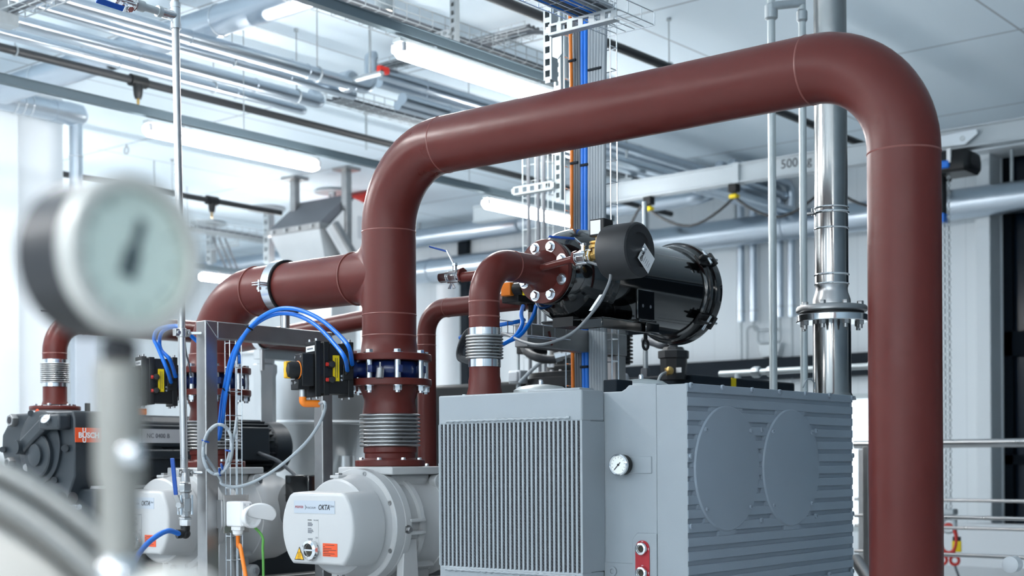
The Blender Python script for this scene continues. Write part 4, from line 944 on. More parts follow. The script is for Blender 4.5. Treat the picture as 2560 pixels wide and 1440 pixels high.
for py, nm in ((832, 1), (1182, 2)):
    c = dp(py); k = MB().lathe([(0.0158, -0.018), (0.021, -0.018), (0.021, 0.018), (0.0158, 0.018)], c, Z_, 24)
    for s in (-1, 1): k.cbox(c+U_*0.03*s*0.85+V_*0.0, 0.022, 0.022, 0.03).cyl(c+U_*0.026*s-V_*0.02, c+U_*0.026*s+V_*0.012, 0.008, 12)
    cl = k.build('pipe_bracket', 'steel', t, bevel=0.002)
    MB().cyl(c+U_*0.03, Vector((fu0+0.01, fv0+0.02, c.z)), 0.006, 10).build('clamp_bolt', 'zinc', cl)
vt = tb-U_*0.175
ball_valve('ball_valve', 'ball valve with blue lever and brass nut at the top edge of the photo', vt, U_, ((0, -0.72, -0.69), (-1, 0.0, 0.03)), 0.024, 0.10, lev=0.125)
# lower ball valve and hose elbow
vz = pd(463, 1262, 5.6)
t = ball_valve('ball_valve', 'ball valve with upright blue lever and black elbow under the thin steel pipe', vz, Z_, ((-0.8, -0.35, 0.0), (-0.15, -0.05, 1)), 0.023, 0.12, lev=0.155, m='steel')
MB().hexa(vz+Z_*0.055, Z_, 0.026, 0.03).lathe([(0.024, 0.09), (0.02, 0.094), (0.02, 0.10), (0.0165, 0.13)], vz, Z_, 20).build('union_nut', 'steel', t)
MB().hexa(vz-Z_*0.055, -Z_, 0.023, 0.03).build('nipple', 'steel_bright', t)
he = vz-Z_*0.105
MB().sweep(fillet([he+Z_*0.02, he-Z_*0.012, he-Z_*0.012-U_*0.035+V_*0.01], 0.02, 6), 0.019, 18).sphere(he-Z_*0.012, 0.021, 16).build('black_elbow', 'black', t)

def hose(name, label, cat, pts, r, m, group=None, n=10, seg=12, parent=None):
    o = MB().sweep(spline(pts, n), r, seg).build(name, m, parent, smooth=80)
    return o if parent else tag(o, label, cat, group)
hose('air_hose', 'blue air hose curving from the black elbow into the blurred tank corner', 'hose',
     [he-Z_*0.012-U_*0.03, pd(420, 1327, 5.5), pd(385, 1345, 5.4), pd(355, 1374, 5.3), pd(335, 1410, 5.2), pd(320, 1470, 5.1)], 0.0105, 'blue')
# twin blue hoses arching from the mesh channel to the actuator
x0, x1, y0, y1, zb_, zt_ = VB
hb = pd(552, 1062, 5.78)
pA = vrot(x0+0.147, y0-0.026, zt_-0.090); pB2 = vrot(x0+0.125, y0-0.028, zt_-0.114)
hose('air_hose', 'upper of two blue hoses arching from the wire channel to the black actuator', 'hose',
     [pd(548, 1095, 5.75), pd(556, 1050, 5.72), pd(566, 980, 5.68), pd(590, 880, 5.6), pd(630, 813, 5.55), pd(685, 776, 5.5), pd(740, 773, 5.45), pd(800, 798, 5.38), pd(850, 840, 5.3), pd(873, 870, 5.24), pA], 0.0085, 'blue')
hose('air_hose', 'lower of two blue hoses arching from the wire channel to the black actuator', 'hose',
     [pd(545, 1100, 5.78), pd(550, 1050, 5.75), pd(559, 980, 5.71), pd(582, 885, 5.64), pd(625, 822, 5.58), pd(680, 788, 5.53), pd(735, 786, 5.48), pd(790, 813, 5.4), pd(838, 862, 5.3), pd(862, 895, 5.24), pB2], 0.0085, 'blue')
for px, py, d in ((622, 819, 5.56), (566, 977, 5.69)):
    c = pd(px, py, d); tag(MB().torus(c, (pd(px+8, py-12, d)-c), 0.017, 0.0035, 24, 8).build('cable_tie', 'navy'), 'dark tie round the twin blue hoses where the arch '+('begins to bend over' if py < 900 else 'rises beside the wire channel'), 'cable tie')
hose('air_hose', 'short blue hose hanging behind the arched hoses above the second valve', 'hose', [pd(588, 868, 6.2), pd(597, 885, 6.25), pd(599, 905, 6.25), pd(598, 925, 6.3)], 0.0075, 'blue')
d2v = Vector((0, DV, 0))
hose('air_hose', 'blue hose from the second actuator crossing another hose behind the gauge', 'hose', [pB2+d2v, pd(418, 925, 6.0), pd(395, 870, 6.0), pd(385, 845, 6.0), pd(395, 822, 5.95), pd(425, 815, 5.85), pd(452, 818, 5.75), pd(480, 842, 5.78), pd(495, 855, 5.8)], 0.0085, 'blue')
hose('air_hose', 'blue hose dropping straight into the second actuator behind the gauge', 'hose', [pA+d2v, pd(425, 900, 6.02), pd(403, 875, 6.03), pd(399, 850, 6.03), pd(407, 828, 5.98), pd(430, 818, 5.9), pd(455, 822, 5.8), pd(490, 850, 5.83)], 0.0085, 'blue')
# wire mesh channel standing on the post
def mesh_tray(o, name, path_pts, wdir, width, side, sdir, step, r, m, parent=None, label=None, cat='cable tray', group=None):
    """longitudinal wires with cross wires: a straight basket tray from a to b"""
    a, b = Vector(path_pts[0]), Vector(path_pts[1]); wd, sd = Vector(wdir).normalized(), Vector(sdir).normalized()
    mb = MB(); nw = max(2, int(round(width/0.05)))
    offs = [(-width/2+width*i/nw, 0) for i in range(nw+1)]
    if side > 0: offs += [(-width/2, side), (width/2, side)] + ([(-width/2, side/2), (width/2, side/2)] if side > 0.07 else [])
    for wv, sv in offs: mb.sweep([a+wd*wv+sd*sv, b+wd*wv+sd*sv], r, 6)
    L = (b-a).length; dr = (b-a).normalized()
    for k in range(int(L/step)+1):
        c = a+dr*(step*k+0.01)
        mb.sweep([c-wd*width/2+sd*side, c-wd*width/2, c+wd*width/2, c+wd*width/2+sd*side] if side > 0 else [c-wd*width/2, c+wd*width/2], r, 6)
    o_ = mb.build(name, m, parent, smooth=60)
    if parent is None: tag(o_, label, cat, group)
    return o_
c0 = pd(561, 845, 5.78)
mesh_tray(None, 'wire_channel', [Vector((c0.x, fv0+0.0, zft-0.075)), Vector((c0.x, fv0+0.0, 0.45))], U_, 0.062, 0.03, V_, 0.10, 0.0022, 'zinc', label='narrow wire channel running down beside the stainless post')
# socket plate, white socket box, cables
sp0 = pv(545, 1238, fv0-0.03); sp1 = pv(621, 1330, fv0-0.03)
t = thing('socket_box', 'white socket box with folded lid on a steel plate below the coiled cable', 'socket', (sp0.x, fv0-0.05, sp1.z))
pl = MB().box(fu0+fs-0.0, sp1.x, fv0-0.034, fv0-0.030, sp1.z, sp0.z).box(fu0+fs-0.01, fu0+fs+0.03, fv0-0.03, fv0, sp1.z+0.02, sp0.z-0.02).build('mounting_plate', 'steel', t, bevel=0.001)
bx = pv(564, 1260, fv0-0.035).x; be = pv(630, 1260, fv0-0.13).x; zq1, zq0 = pv(590, 1254, fv0-0.12).z, pv(590, 1318, fv0-0.12).z
MB().box(bx, be, fv0-0.13, fv0-0.034, zq0, zq1).build('housing', 'white_plastic', t, bevel=0.008, bseg=3)
fr = MB().box(bx+0.004, be-0.004, fv0-0.136, fv0-0.13, zq0+0.004, zq1-0.004)
fr.build('front_cover', 'white_plastic', t, bevel=0.003)
for xx, zz in ((bx+0.016, zq1-0.014), (bx+0.016, zq0+0.014), (be-0.014, zq0+0.014), (be-0.014, zq1-0.014)): MB().cyl((xx, fv0-0.1375, zz), (xx, fv0-0.135, zz), 0.005, 12).build('screw', 'label_silver', t)
sc = Vector(((bx+be)/2+0.012, fv0-0.136, (zq0+zq1)/2-0.012))
MB().lathe([(0.045, 0), (0.045, 0.022), (0.040, 0.024), (0.037, 0.01), (0, 0.008)], sc, -V_, 40).build('socket_ring', 'white_plastic', t)
ld_ = (U_*0.86-Z_*0.20-V_*0.46).normalized(); lu = (Z_*0.62+U_*0.25-V_*0.74).normalized(); lu = (lu-ld_*lu.dot(ld_)).normalized()
lp_ = [(0.050*math.cos(a), 0.050*math.sin(a)) for a in [math.radians(k) for k in range(-30, 211, 12)]]
lp_ = [(p[0]*1.25, p[1]) for p in lp_]
MB().prism([(p[0], p[1]) for p in lp_], sc+U_*0.022+Z_*0.012-V_*0.045, ld_, lu, lu.cross(ld_)*0.010).build('flap_lid', 'white_plastic', t, bevel=0.003)
gl = Vector(((bx+be)/2-0.012, fv0-0.09, zq0))
MB().hexa(gl, -Z_, 0.027, 0.016).lathe([(0.022, 0.016), (0.020, 0.03), (0.012, 0.036)], gl, -Z_, 20).build('cable_gland', 'white_plastic', t, bevel=0.001)
hose('orange_cable', 'orange cable hanging from the white socket box', 'cable', [gl-Z_*0.03, gl-Z_*0.08+U_*0.002, pd(600, 1365, 5.55), pd(607, 1400, 5.5), pd(616, 1450, 5.45)], 0.0085, 'orange')
hose('green_cable', 'green cable hanging behind the socket lid', 'cable', [Vector((be-0.012, fv0-0.06, zq0+0.05)), pd(652, 1335, 5.66), pd(657, 1375, 5.66), pd(659, 1450, 5.66)], 0.0055, 'green')
# coiled grey cable
ccx, ccy = 545, 1120
pts = []
for k in range(0, 31):
    an = -math.pi/2*0.6-2*math.pi*k/13.0; rr = 1+0.06*math.sin(k*0.53)
    pts.append(pd(ccx+36*rr*math.cos(an)+0.28*62*math.sin(an)*0.25, ccy-62*rr*math.sin(an), 5.45+0.012*math.sin(k*2.1)))
pts = [pd(592, 1045, 5.5), pd(585, 1090, 5.46)] + pts + [pd(550, 1195, 5.5), pd(555, 1210, 5.5), pd(590, 1217, 5.5), pd(640, 1202, 5.45), pd(700, 1165, 5.4), pd(760, 1112, 5.35), pd(795, 1065, 5.3), pd(812, 1025, 5.26), pd(811, 1006, 5.24), vrot(x0+0.030, y0+0.03, zb_-0.026)]
hose('coiled_cable', 'coiled pale grey cable tied to the post, running up to the orange plug', 'cable', pts, 0.0062, 'cable_grey', n=9)
for px, py in ((514, 1103), (573, 1127), (556, 1168), (550, 1180)):
    c = pd(px, py, 5.45); tag(MB().torus(c, (pd(px+(py-ccy)*0.6+0.1, py-(px-ccx), 5.45)-c), 0.014, 0.0035, 20, 8).build('cable_tie', 'blue_lever'), {1103: 'blue tie on the coiled cable nearest the blurred gauge stem', 1127: 'blue tie on the coiled cable beside the wire channel', 1168: 'upper of two blue ties at the bottom of the coiled cable', 1180: 'lowest blue tie at the bottom of the coiled cable'}[py], 'cable tie')
hose('signal_cable', 'thin grey cable behind the thin steel pipe above the second valve', 'cable', [pd(462, 855, 6.0), pd(466, 885, 6.05), pd(475, 920, 6.1), pd(478, 940, 6.15)], 0.004, 'cable_dark')
hose('motor_cable', 'dark cable drooping from the dark pump motor towards the white pump', 'cable', [pv(648, 1133, yc-0.2), pd(690, 1150, 6.6), pd(715, 1168, 6.5), pd(738, 1188, 6.4), pd(742, 1200, 6.4)], 0.009, 'cable_dark')

# ================================================================ FILTER SIDE: hoses, small frame, vertical tray
hose('purge_hose', 'grey hose looping from the brass valve down under the black filter', 'hose', [pB-Z_*0.02+V_*0.05, pd(1525, 680, 5.0), pd(1508, 740, 5.0), pd(1480, 782, 5.02), pd(1440, 825, 5.05), pd(1400, 848, 5.08), pd(1350, 862, 5.15), pd(1310, 855, 5.3), pd(1275, 840, 5.5), pd(1250, 832, 5.7)], 0.0058, 'hose_grey')
cg = pd(1492, 757, 5.01); tag(MB().obox(cg, (pd(1480, 782, 5.02)-pd(1508, 740, 5.0)).normalized(), V_, U_, 0.07, 0.012, 0.016).build('hose_tag', 'label_white'), 'clear tag sleeve on the grey hose under the silencer', 'tag')
rx0 = pd(1330, 820, 6.0)
t = thing('filter_stand', 'stainless cross rail under the black filter behind the steel bellows', 'frame', (rx0.x, rx0.y, 0))
ra, rb_ = pd(1318, 822, 5.9), pd(1430, 835, 6.35)
MB().box(ra.x, ra.x+0.75, ra.y, ra.y+0.07, ra.z-0.075, ra.z+0.025).build('rail', 'steel_brushed', t, bevel=0.004)
MB().box(ra.x+0.66, ra.x+0.74, ra.y+0.001, ra.y+0.069, 0, ra.z-0.076).build('post', 'steel_brushed', t, bevel=0.004)
MB().cyl((ra.x+0.08, ra.y+0.035, ra.z+0.025), (ra.x+0.08, ra.y+0.035, ra.z+0.085), 0.022, 20).build('stand_pipe', 'steel', t)
MB().sweep([(ra.x+0.15, ra.y-0.001, ra.z), (ra.x+0.17, ra.y-0.001, ra.z-0.06)], 0.006, 6).build('stain', 'red', t)
a_ = pd(1250, 805, 5.75); b_ = pd(1320, 812, 5.95)
mesh_tray(None, 'wire_tray', [Vector((a_.x-0.1, a_.y, a_.z-0.05)), Vector((a_.x+0.42, a_.y, a_.z-0.05))], V_, 0.10, 0.05, Z_, 0.08, 0.002, 'zinc', label='small wire tray behind the steel bellows holding blue hoses')
hose('air_hose', 'blue hose lying in the small wire tray behind the steel bellows', 'hose', [pd(1150, 845, 5.9), pd(1200, 822, 5.8), pd(1250, 812, 5.75), pd(1290, 805, 5.75), pd(1310, 800, 5.8)], 0.009, 'blue')
for k, (dx, lb) in enumerate(((0, 'blue hose from the orange-marked actuator passing behind the bellows, nearer the flange'), (-32, 'blue hose from the orange-marked actuator passing behind the bellows, nearer the bellows'))):
    hose('air_hose', lb, 'hose', [pd(1340+dx, 765, 5.6), pd(1335+dx, 785, 5.55), pd(1322+dx*0.5, 810, 5.5), pd(1300+dx*0.3, 838, 5.45), pd(1268, 855, 5.42), pd(1240, 868, 5.4), pd(1200, 880, 5.5)], 0.0085, 'blue')
for k in range(5):
    hose('bundle_cable', ['dark cable of the loop beside the steel bellows, outermost', 'dark cable of the loop beside the steel bellows, second from outside', 'dark cable of the loop beside the steel bellows, middle one', 'dark cable of the loop beside the steel bellows, second from inside', 'dark cable of the loop beside the steel bellows, innermost'][k], 'cable',
         [pd(1190, 812+k*3, 5.35), pd(1163+k*3, 830+k*2, 5.36), pd(1148+k*3, 860, 5.37+0.01*k), pd(1143+k*3, 888, 5.38), pd(1152+k*3, 903-k*2, 5.37), pd(1190, 913-k*3, 5.36)], 0.0048, 'cable_black', 'cable loop beside the bellows')
# orange-marked actuator half hidden behind the elbow pipe
q = pd(1286, 732, 5.75)
t = thing('pneumatic_actuator', 'small black actuator with orange and yellow marker behind the red flange', 'actuator', q-Z_*0.05)
MB().cbox(q+U_*0.08, 0.22, 0.09, 0.085).build('housing', 'black', t, bevel=0.004)
MB().cbox(q+Vector((-0.045, 0.0, 0.01)), 0.03, 0.05, 0.055).build('orange_block', 'orange', t, bevel=0.004)
MB().cyl(q+Vector((-0.03, -0.03, 0.01)), q+Vector((-0.03, -0.075, 0.01)), 0.026, 20).build('knob', 'black', t)
MB().cbox(q+Vector((-0.03, -0.078, 0.01)), 0.018, 0.012, 0.06).build('yellow_pointer', 'yellow', t, bevel=0.003)
for dx in (0.03, 0.085): MB().cyl(q+Vector((dx, -0.02, -0.045)), q+Vector((dx, -0.02, -0.075)), 0.012, 12).build('port', 'black', t)

# vertical wire tray with cables
VT = pd(1488, 700, 6.25); dT = V_
def vt_(px, py): return pu(px, py, VT.x)
xl_, xr_ = vt_(1545, 700).y, vt_(1430, 700).y
zT0, zT1 = 0.3, HC+2.62
t = thing('vertical_tray', 'vertical wire tray carrying orange, blue and grey cables behind the black filter', 'cable tray', (VT.x, (xl_+xr_)/2, zT0))
mb = MB()
for px in (1430, 1448, 1462, 1528, 1545):
    y = vt_(px, 700).y; mb.sweep([(VT.x, y, zT0), (VT.x, y, zT1)], 0.0028, 6)
k = zT0
while k < zT1:
    mb.sweep([(VT.x-0.05, xr_, k), (VT.x, xr_, k), (VT.x, xl_, k), (VT.x-0.05, xl_, k)], 0.0028, 6); k += 0.10
for y in (xr_, xl_): mb.sweep([(VT.x-0.05, y, zT0), (VT.x-0.05, y, zT1)], 0.0028, 6)
mb.build('wire_basket', 'zinc', t)
def vcable(px, r, m, label, name, top=0.0, bend=0.0):
    y = vt_(px, 700).y; pts = [(VT.x-0.02, y, zT0), (VT.x-0.02, y, 1.2), (VT.x-0.02, y+0.004, 1.9), (VT.x-0.02, y, HC+1.6)]
    pts += [(VT.x-0.02, y-bend*0.3, HC+2.1), (VT.x-0.02, y-bend, HC+2.5), (VT.x-0.10, y-bend*1.3, HC+2.72), (VT.x-0.4, y-bend*1.5, HC+2.80), (VT.x-1.4, y-bend*1.5+0.02, HC+2.80)]
    return hose(name, label, 'cable', pts, r, m, n=6)
vcable(1438, 0.0085, 'orange', 'orange cable running down the vertical wire tray', 'orange_cable', bend=-0.02)
for i, px in enumerate((1466, 1474)): vcable(px, 0.010, 'blue_cable', ['blue cable in the vertical wire tray, nearer the orange one', 'blue cable in the vertical wire tray, nearer the grey ones'][i], 'blue_cable', bend=0.01)
names = ['first', 'second', 'third', 'fourth', 'fifth', 'sixth', 'seventh']
for i, px in enumerate((1447, 1453, 1459)): vcable(px, 0.0085, 'cable_dark', f'dark grey cable in the vertical wire tray, {names[i]} from the orange cable', 'grey_cable')
for i, px in enumerate((1484, 1491, 1498, 1505, 1512, 1519)): vcable(px, 0.0105, 'cable_grey', f'pale grey cable in the vertical wire tray, {names[i]} from the blue cables', 'grey_cable', bend=0.02+0.008*i)
for px, py in ((1440, 155), (1496, 176), (1470, 415), (1445, 410), (1470, 918)):
    c = vt_(px, py); tag(MB().cbox(c-U_*0.03, 0.01, 0.075 if px > 1480 else 0.045, 0.012).build('cable_tie', 'navy', bevel=0.003), {155: 'dark tie round the orange cable above the red arch pipe', 176: 'dark tie round the grey cables above the red arch pipe', 415: 'dark tie round the blue cables just below the red arch pipe', 410: 'dark tie round the dark cables below the red arch pipe', 918: 'dark tie round the blue cables below the black filter'}[py], 'cable tie')

# slotted struts
def strut(mb, p0, p1, wdir, ndir, w, pitch=0.05, th=0.003, lip=0.02):
    """slotted channel: a face with square and round holes and two lips"""
    p0, p1, wd, nd = Vector(p0), Vector(p1), Vector(wdir).normalized(), Vector(ndir).normalized(); ax = (p1-p0).normalized(); L = (p1-p0).length
    n = max(1, int(L/pitch)); pit = L/n
    for s in (-1, 1):
        mb.obox((p0+p1)/2+wd*s*w*0.40, ax, wd, nd, L, w*0.20, th)
        mb.obox((p0+p1)/2+wd*s*w*0.5-nd*lip, ax, wd, nd, L, th, lip*2)
    for k in range(n+1): mb.obox(p0+ax*(pit*k), ax, wd, nd, pit*(0.42 if k % 2 else 0.5), w*0.64, th)
    return mb
ps = pd(1369, 110, 5.9)
ZTR = pd(1460, 45, 5.75).z
t = thing('strut_hanger', 'slotted steel hanger and arm holding the wire tray above the red arch pipe', 'bracket', (ps.x, ps.y, pd(1369, 200, 5.9).z))
strut(MB(), Vector((ps.x, ps.y, pd(1369, 200, 5.9).z)), Vector((ps.x, ps.y, ZC)), V_, -U_, 0.042).build('hanger', 'galv', t)
MB().box(ps.x+0.038, ps.x+0.044, ps.y-0.02, ps.y+0.02, pd(1369, 200, 5.9).z, ZC).build('hanger_back', 'galv', t)
pa1 = pu(1384, 72, ps.x-0.02); pa2 = pu(1535, 24, ps.x-0.02)
ar = strut(MB(), Vector((ps.x-0.02, ps.y-0.02, pa1.z)), Vector((ps.x-0.02, pa2.y, pa1.z)), Z_, -U_, 0.045)
ar.build('arm', 'galv', t)
MB().prism([(0, 0), (0.05, 0), (0.05, -0.075), (0.03, -0.095), (0, -0.08)], (ps.x-0.0, ps.y-0.025, pa1.z-0.03), -V_, Z_, (0.004, 0, 0)).build('brace_plate', 'galv', t)
mesh_tray(None, 'wire_tray', [Vector((ps.x-1.6, (ps.y+pa2.y)/2-0.04, pa1.z+0.035)), Vector((ps.x+0.30, (ps.y+pa2.y)/2-0.04, pa1.z+0.035))], V_, 0.24, 0.055, Z_, 0.10, 0.0026, 'zinc', label='wire tray resting on the slotted arm at the top of the photo')
cols = ['blue_cable', 'cable_dark', 'cable_dark', 'blue_cable', 'cable_grey', 'cable_dark', 'cable_grey']
for i in range(7):
    y = (ps.y+pa2.y)/2-0.04+0.09-0.03*i; z = pa1.z+0.048
    hose('tray_cable', f'cable lying in the top wire tray, {names[i]} from the slotted hanger', 'cable', [(ps.x-1.5, y+0.02*math.sin(i), z), (ps.x-0.8, y-0.02*math.sin(i*2), z+0.008), (ps.x-0.3, y+0.015*math.sin(i*3), z+0.005), (ps.x+0.02, y-0.01, z-0.004)], 0.010 if i != 3 else 0.012, cols[i], 'cables in the top tray', n=6)
# white strut and arm farther away
pw_ = pd(1394, 300, 7.6)
t = thing('strut_hanger', 'white slotted hanger and arm seen below the red arch pipe beside the vertical tray', 'bracket', (pw_.x, pw_.y, pd(1394, 500, 7.6).z))
strut(MB(), Vector((pw_.x, pw_.y, pd(1394, 500, 7.6).z)), Vector((pw_.x, pw_.y, pd(1394, 120, 7.6).z+0.8)), V_, -U_, 0.042).build('hanger', 'galv_white', t)
wa1, wa2 = pu(1380, 462, pw_.x-0.02), pu(1283, 487, pw_.x-0.02)
strut(MB(), Vector((pw_.x-0.02, wa1.y, wa1.z)), Vector((pw_.x-0.02, wa2.y, wa1.z)), Z_, -U_, 0.045).build('arm', 'galv_white', t)
v9 = pd(1338, 500, 8.6)
mesh_tray(None, 'wire_tray', [Vector((v9.x, v9.y, 0.6)), Vector((v9.x, v9.y, pd(1338, 250, 8.6).z))], V_, 0.20, 0.05, U_, 0.10, 0.0028, 'galv_white', label='vertical wire tray with dark cables behind the white slotted hanger')
for i, px in enumerate((1328, 1352, 1366)):
    y = pu(px, 500, v9.x).y; hose('grey_cable', f'dark cable in the far vertical tray, {names[i]} from the red riser', 'cable', [(v9.x-0.02, y, 0.6), (v9.x-0.02, y, 1.8), (v9.x-0.02, y+0.01, pd(1338, 260, 8.6).z)], 0.011, 'cable_dark', n=4)
# pale conduits in front of the stack
for px, top, bot, lb in ((1932, -5, 960, 'pale steel conduit with swivel top, nearer the black filter'), (2009, -5, 925, 'pale steel conduit right beside the stainless exhaust pipe')):
    a = pd(px, 700, 6.6); zt2 = pd(px, top, 6.6).z; z0 = pd(px, bot, 6.6).z
    t = thing('conduit', lb, 'pipe', (a.x, a.y, z0-0.6))
    rr = 0.019 if px < 2000 else 0.018
    MB().cyl((a.x, a.y, z0-0.6), (a.x, a.y, ZC-0.001), rr, 20).build('tube', 'galv_white', t)
    if px < 2000:
        q = Vector((a.x, a.y, pd(px, 30, 6.6).z)); MB().lathe([(rr, -0.04), (rr+0.012, -0.03), (rr+0.012, 0.03), (rr, 0.04)], q, Z_, 20).build('top_coupling', 'galv', t)
    else: MB().lathe([(rr, -0.03), (rr+0.008, -0.02), (rr+0.008, 0.02), (rr, 0.03)], Vector((a.x, a.y, pd(px, 40, 6.6).z)), Z_, 20).build('coupling', 'galv', t)
q1, q2 = pd(1932, 18, 6.6), pd(2009, -3, 6.6)
tag(MB().cyl(q1-U_*0.02, Vector((q2.x, q2.y, q1.z+0.02)), 0.020, 16).build('cross_pipe', 'galv'), 'short galvanized cross pipe joining the two pale conduits at the top', 'pipe')

# ================================================================ UNDER THE CEILING
def hangers(parent, p, drop_r, up=ZC, r=0.005):
    MB().cyl(p+Z_*drop_r, Vector((p.x, p.y, up-0.001)), r, 8).cyl(Vector((p.x, p.y, up-0.02)), Vector((p.x, p.y, up-0.001)), 0.018, 10).build('hanger_rod', 'galv', parent)
    MB().torus(p, U_ if abs(parent.get('along_v', 0)) < 1 else V_, drop_r, 0.006, 24, 6).build('hanger_clip', 'galv', parent)
def lamp(p0, p1, label):
    """batten lamp from p0 to p1 along u with translucent end caps"""
    t = thing('batten_lamp', label, 'lamp', (p0+p1)/2, 'batten lamps on the ceiling rails')
    a, b = p0, p1
    def sec(x, sc_=1.0):
        return [Vector((x, a.y+0.047*sc_*math.cos(k), a.z+max(-0.042, 0.05*math.sin(k))*sc_)) for k in [math.pi*0.75+math.pi*1.5*i/14 for i in range(15)]]
    MB().loft([sec(a.x, 0.55), sec(a.x+0.04), sec(b.x-0.04), sec(b.x, 0.55)]).build('diffuser', 'lamp', t, smooth=60)
    MB().loft([[Vector((x, a.y+s[0]*q, a.z+0.001+s[1])) for s in ((-0.034, 0.038), (0.034, 0.038), (0.030, 0.06), (-0.030, 0.06))] for x, q in ((a.x+0.005, 0.9), (b.x-0.005, 0.9))]).build('housing', 'galv_white', t)
    for x in (a.x+0.02, b.x-0.02): MB().cbox((x, a.y, a.z+0.01), 0.03, 0.10, 0.05).build('end_cap', 'label_silver', t, bevel=0.008)
    for x in (a.x+0.3, b.x-0.3): MB().box(x-0.01, x+0.01, a.y-0.012, a.y+0.012, a.z+0.06, a.z+0.085).build('clip', 'zinc', t)
    return t
ZL = pz(985, 118, HC+2.2).z
LH = HC+2.2
rowA = pz(990, 122, LH); rowB = pz(362, 322, LH)
lab = {(0, 0): 'lit batten lamp above the red arch pipe, left of the vertical tray', (1, 0): 'lit batten lamp crossed by the thin steel pipe', (1, 1): 'lit batten lamp just above the black filter and far vertical tray'}
def rail(y, x0, x1, label):
    t = thing('lighting_rail', label, 'rail', ((x0+x1)/2, y, LH+0.075), 'lighting rails')
    MB().box(x0, x1, y-0.024, y+0.024, LH+0.085, LH+0.135).box(x0, x1, y-0.03, y+0.03, LH+0.135, LH+0.14).build('channel', 'rail_grey', t)
    x = x0+0.7
    while x < x1:
        MB().cyl((x, y, LH+0.13), (x, y, ZC-0.001), 0.004, 8).build('chain', 'galv', t); x += 2.4
rail(rowA.y, -6, rowA.x+2.1, 'grey lighting rail running above the nearest lit lamp')
rail(rowB.y, -4, rowB.x+5.3, 'grey lighting rail running above the lamp crossed by the thin pipe')
for r_, row, ks in ((0, rowA, (-2, -1, 0)), (1, rowB, (-2, -1, 0, 1))):
    for k in ks:
        p0 = row+U_*(k*3.42); p1 = p0+U_*1.52
        if k < 0: lb = f'batten lamp beyond the frame on the {"first" if r_ == 0 else "second"} rail, {abs(k)} lamp{"s" if k < -1 else ""} behind the camera'
        else: lb = lab[(r_, k)]
        lamp(p0, p1, lb)
l3 = pz(1168, 512, LH)
rowC = pz(497, 690, LH)
rail(rowC.y, UL+0.1, 13.5, 'far lighting rail behind the red branch pipe')
lamp(rowC, rowC+U_*1.52, 'far lit batten lamp just above the red branch pipe')
lamp(rowC-U_*3.3, rowC-U_*1.78, 'added unseen batten lamp beyond the end of the white wall')  # added out of view to brighten the far part of the hall
for i, yy in enumerate((16.2, 19.4)):  # unseen rails and lamps put in to lift the far wall
    rail(yy, UL+0.1, 12.0, f'added unseen lighting rail beyond the white wall, {("nearer", "farther")[i]} from the steel hopper')
    lamp(Vector((8.0, yy, LH)), Vector((9.52, yy, LH)), f'added fill lamp beyond the white wall on the {("nearer", "farther")[i]} hidden rail')
# aisle rows added out of the frame to light the machines from the camera side
for i, (yy, xs) in enumerate(((2.4, (-5.5, -2.1)), (-0.4, (-5.6, -3.2)), (-2.6, (-4.6, -2.2)))):
    rail(yy, -6, 1, f'added unseen lighting rail over the aisle, {names[i]} beside the camera')
    for j, x in enumerate(xs): lamp(Vector((x, yy, LH)), Vector((x+1.52, yy, LH)), f'added aisle fill lamp {"nearer" if j else "farther back"} on the {names[i]} aisle rail')

HP = HC+2.72
def cpipe(name, label, pa, pb, r, m, z, group=None, rods=(), x0=None, x1=None, end=None, cat='pipe'):
    p, q = pz(*pa, z), pz(*pb, z); y = q.y*0.7+p.y*0.3; xa = p.x if x0 is None else x0; xb = q.x if x1 is None else x1
    t = thing(name, label, cat, ((xa+xb)/2, y, z), group)
    pts = [Vector((xa, y, z)), Vector((xb, y, z))]
    if end: pts += [pts[-1]+Vector(e) for e in end]
    MB().sweep(fillet(pts, r*1.9, 8), r, 24).build('cladding' if m == 'cladding' else 'tube', m, t, smooth=60)
    if m == 'cladding':
        k = xa+0.5
        while k < xb: MB().torus((k, y, z), U_, r+0.001, 0.004, 28, 6).build('joint_band', 'cladding', t); k += 1.0
    for x in rods: hangers(t, Vector((x, y, z)), r+0.004)
    return t, y
g = 'insulated ceiling pipes'
A1, yA1 = cpipe('insulated_pipe', 'silver clad ceiling pipe ending in an upturned elbow under the red valve handle', (463, 102), (935, 222), 0.047, 'cladding', HP, g, (3.5, 6.6), x0=-4, end=[(0, 0, 0.24), (0.03, 0, 0.241)])
A2, yA2 = cpipe('insulated_pipe', 'silver clad ceiling pipe alongside the one with the upturned elbow', (423, 119), (890, 237), 0.037, 'cladding', HP-0.01, g, (3.2, 6.0), x0=-4)
A3, yA3 = cpipe('insulated_pipe', 'silver clad ceiling pipe with rounded end, nearer the black sprinkler pipe than its twin', (316, 163), (765, 278), 0.036, 'cladding', HP-0.02, g, (4.0, 6.3), x0=-4, end=[(0, 0.14, 0.06)])
A4, yA4 = cpipe('insulated_pipe', 'silver clad ceiling pipe with rounded end between two other clad pipes', (347, 141), (812, 258), 0.047, 'cladding', HP, g, (4.2, 6.9), x0=-4, end=[(0, 0.12, 0.10)])
zh = HP+0.24
B1, yB1 = cpipe('insulated_pipe', 'raised silver clad pipe running on from the upturned elbow over the arch pipe', (950, 180), (1290, 286), 0.050, 'cladding', zh, g, (), x1=UB-0.002)
B2, yB2 = cpipe('insulated_pipe', 'raised silver clad pipe just below the one from the upturned elbow', (955, 203), (1240, 293), 0.045, 'cladding', zh-0.02, g, (), x1=UB-0.002)
B3, yB3 = cpipe('insulated_pipe', 'lower silver clad pipe passing behind the left bend of the arch pipe', (1010, 246), (1180, 298), 0.048, 'cladding', HP, g, (), x1=UB-0.002)
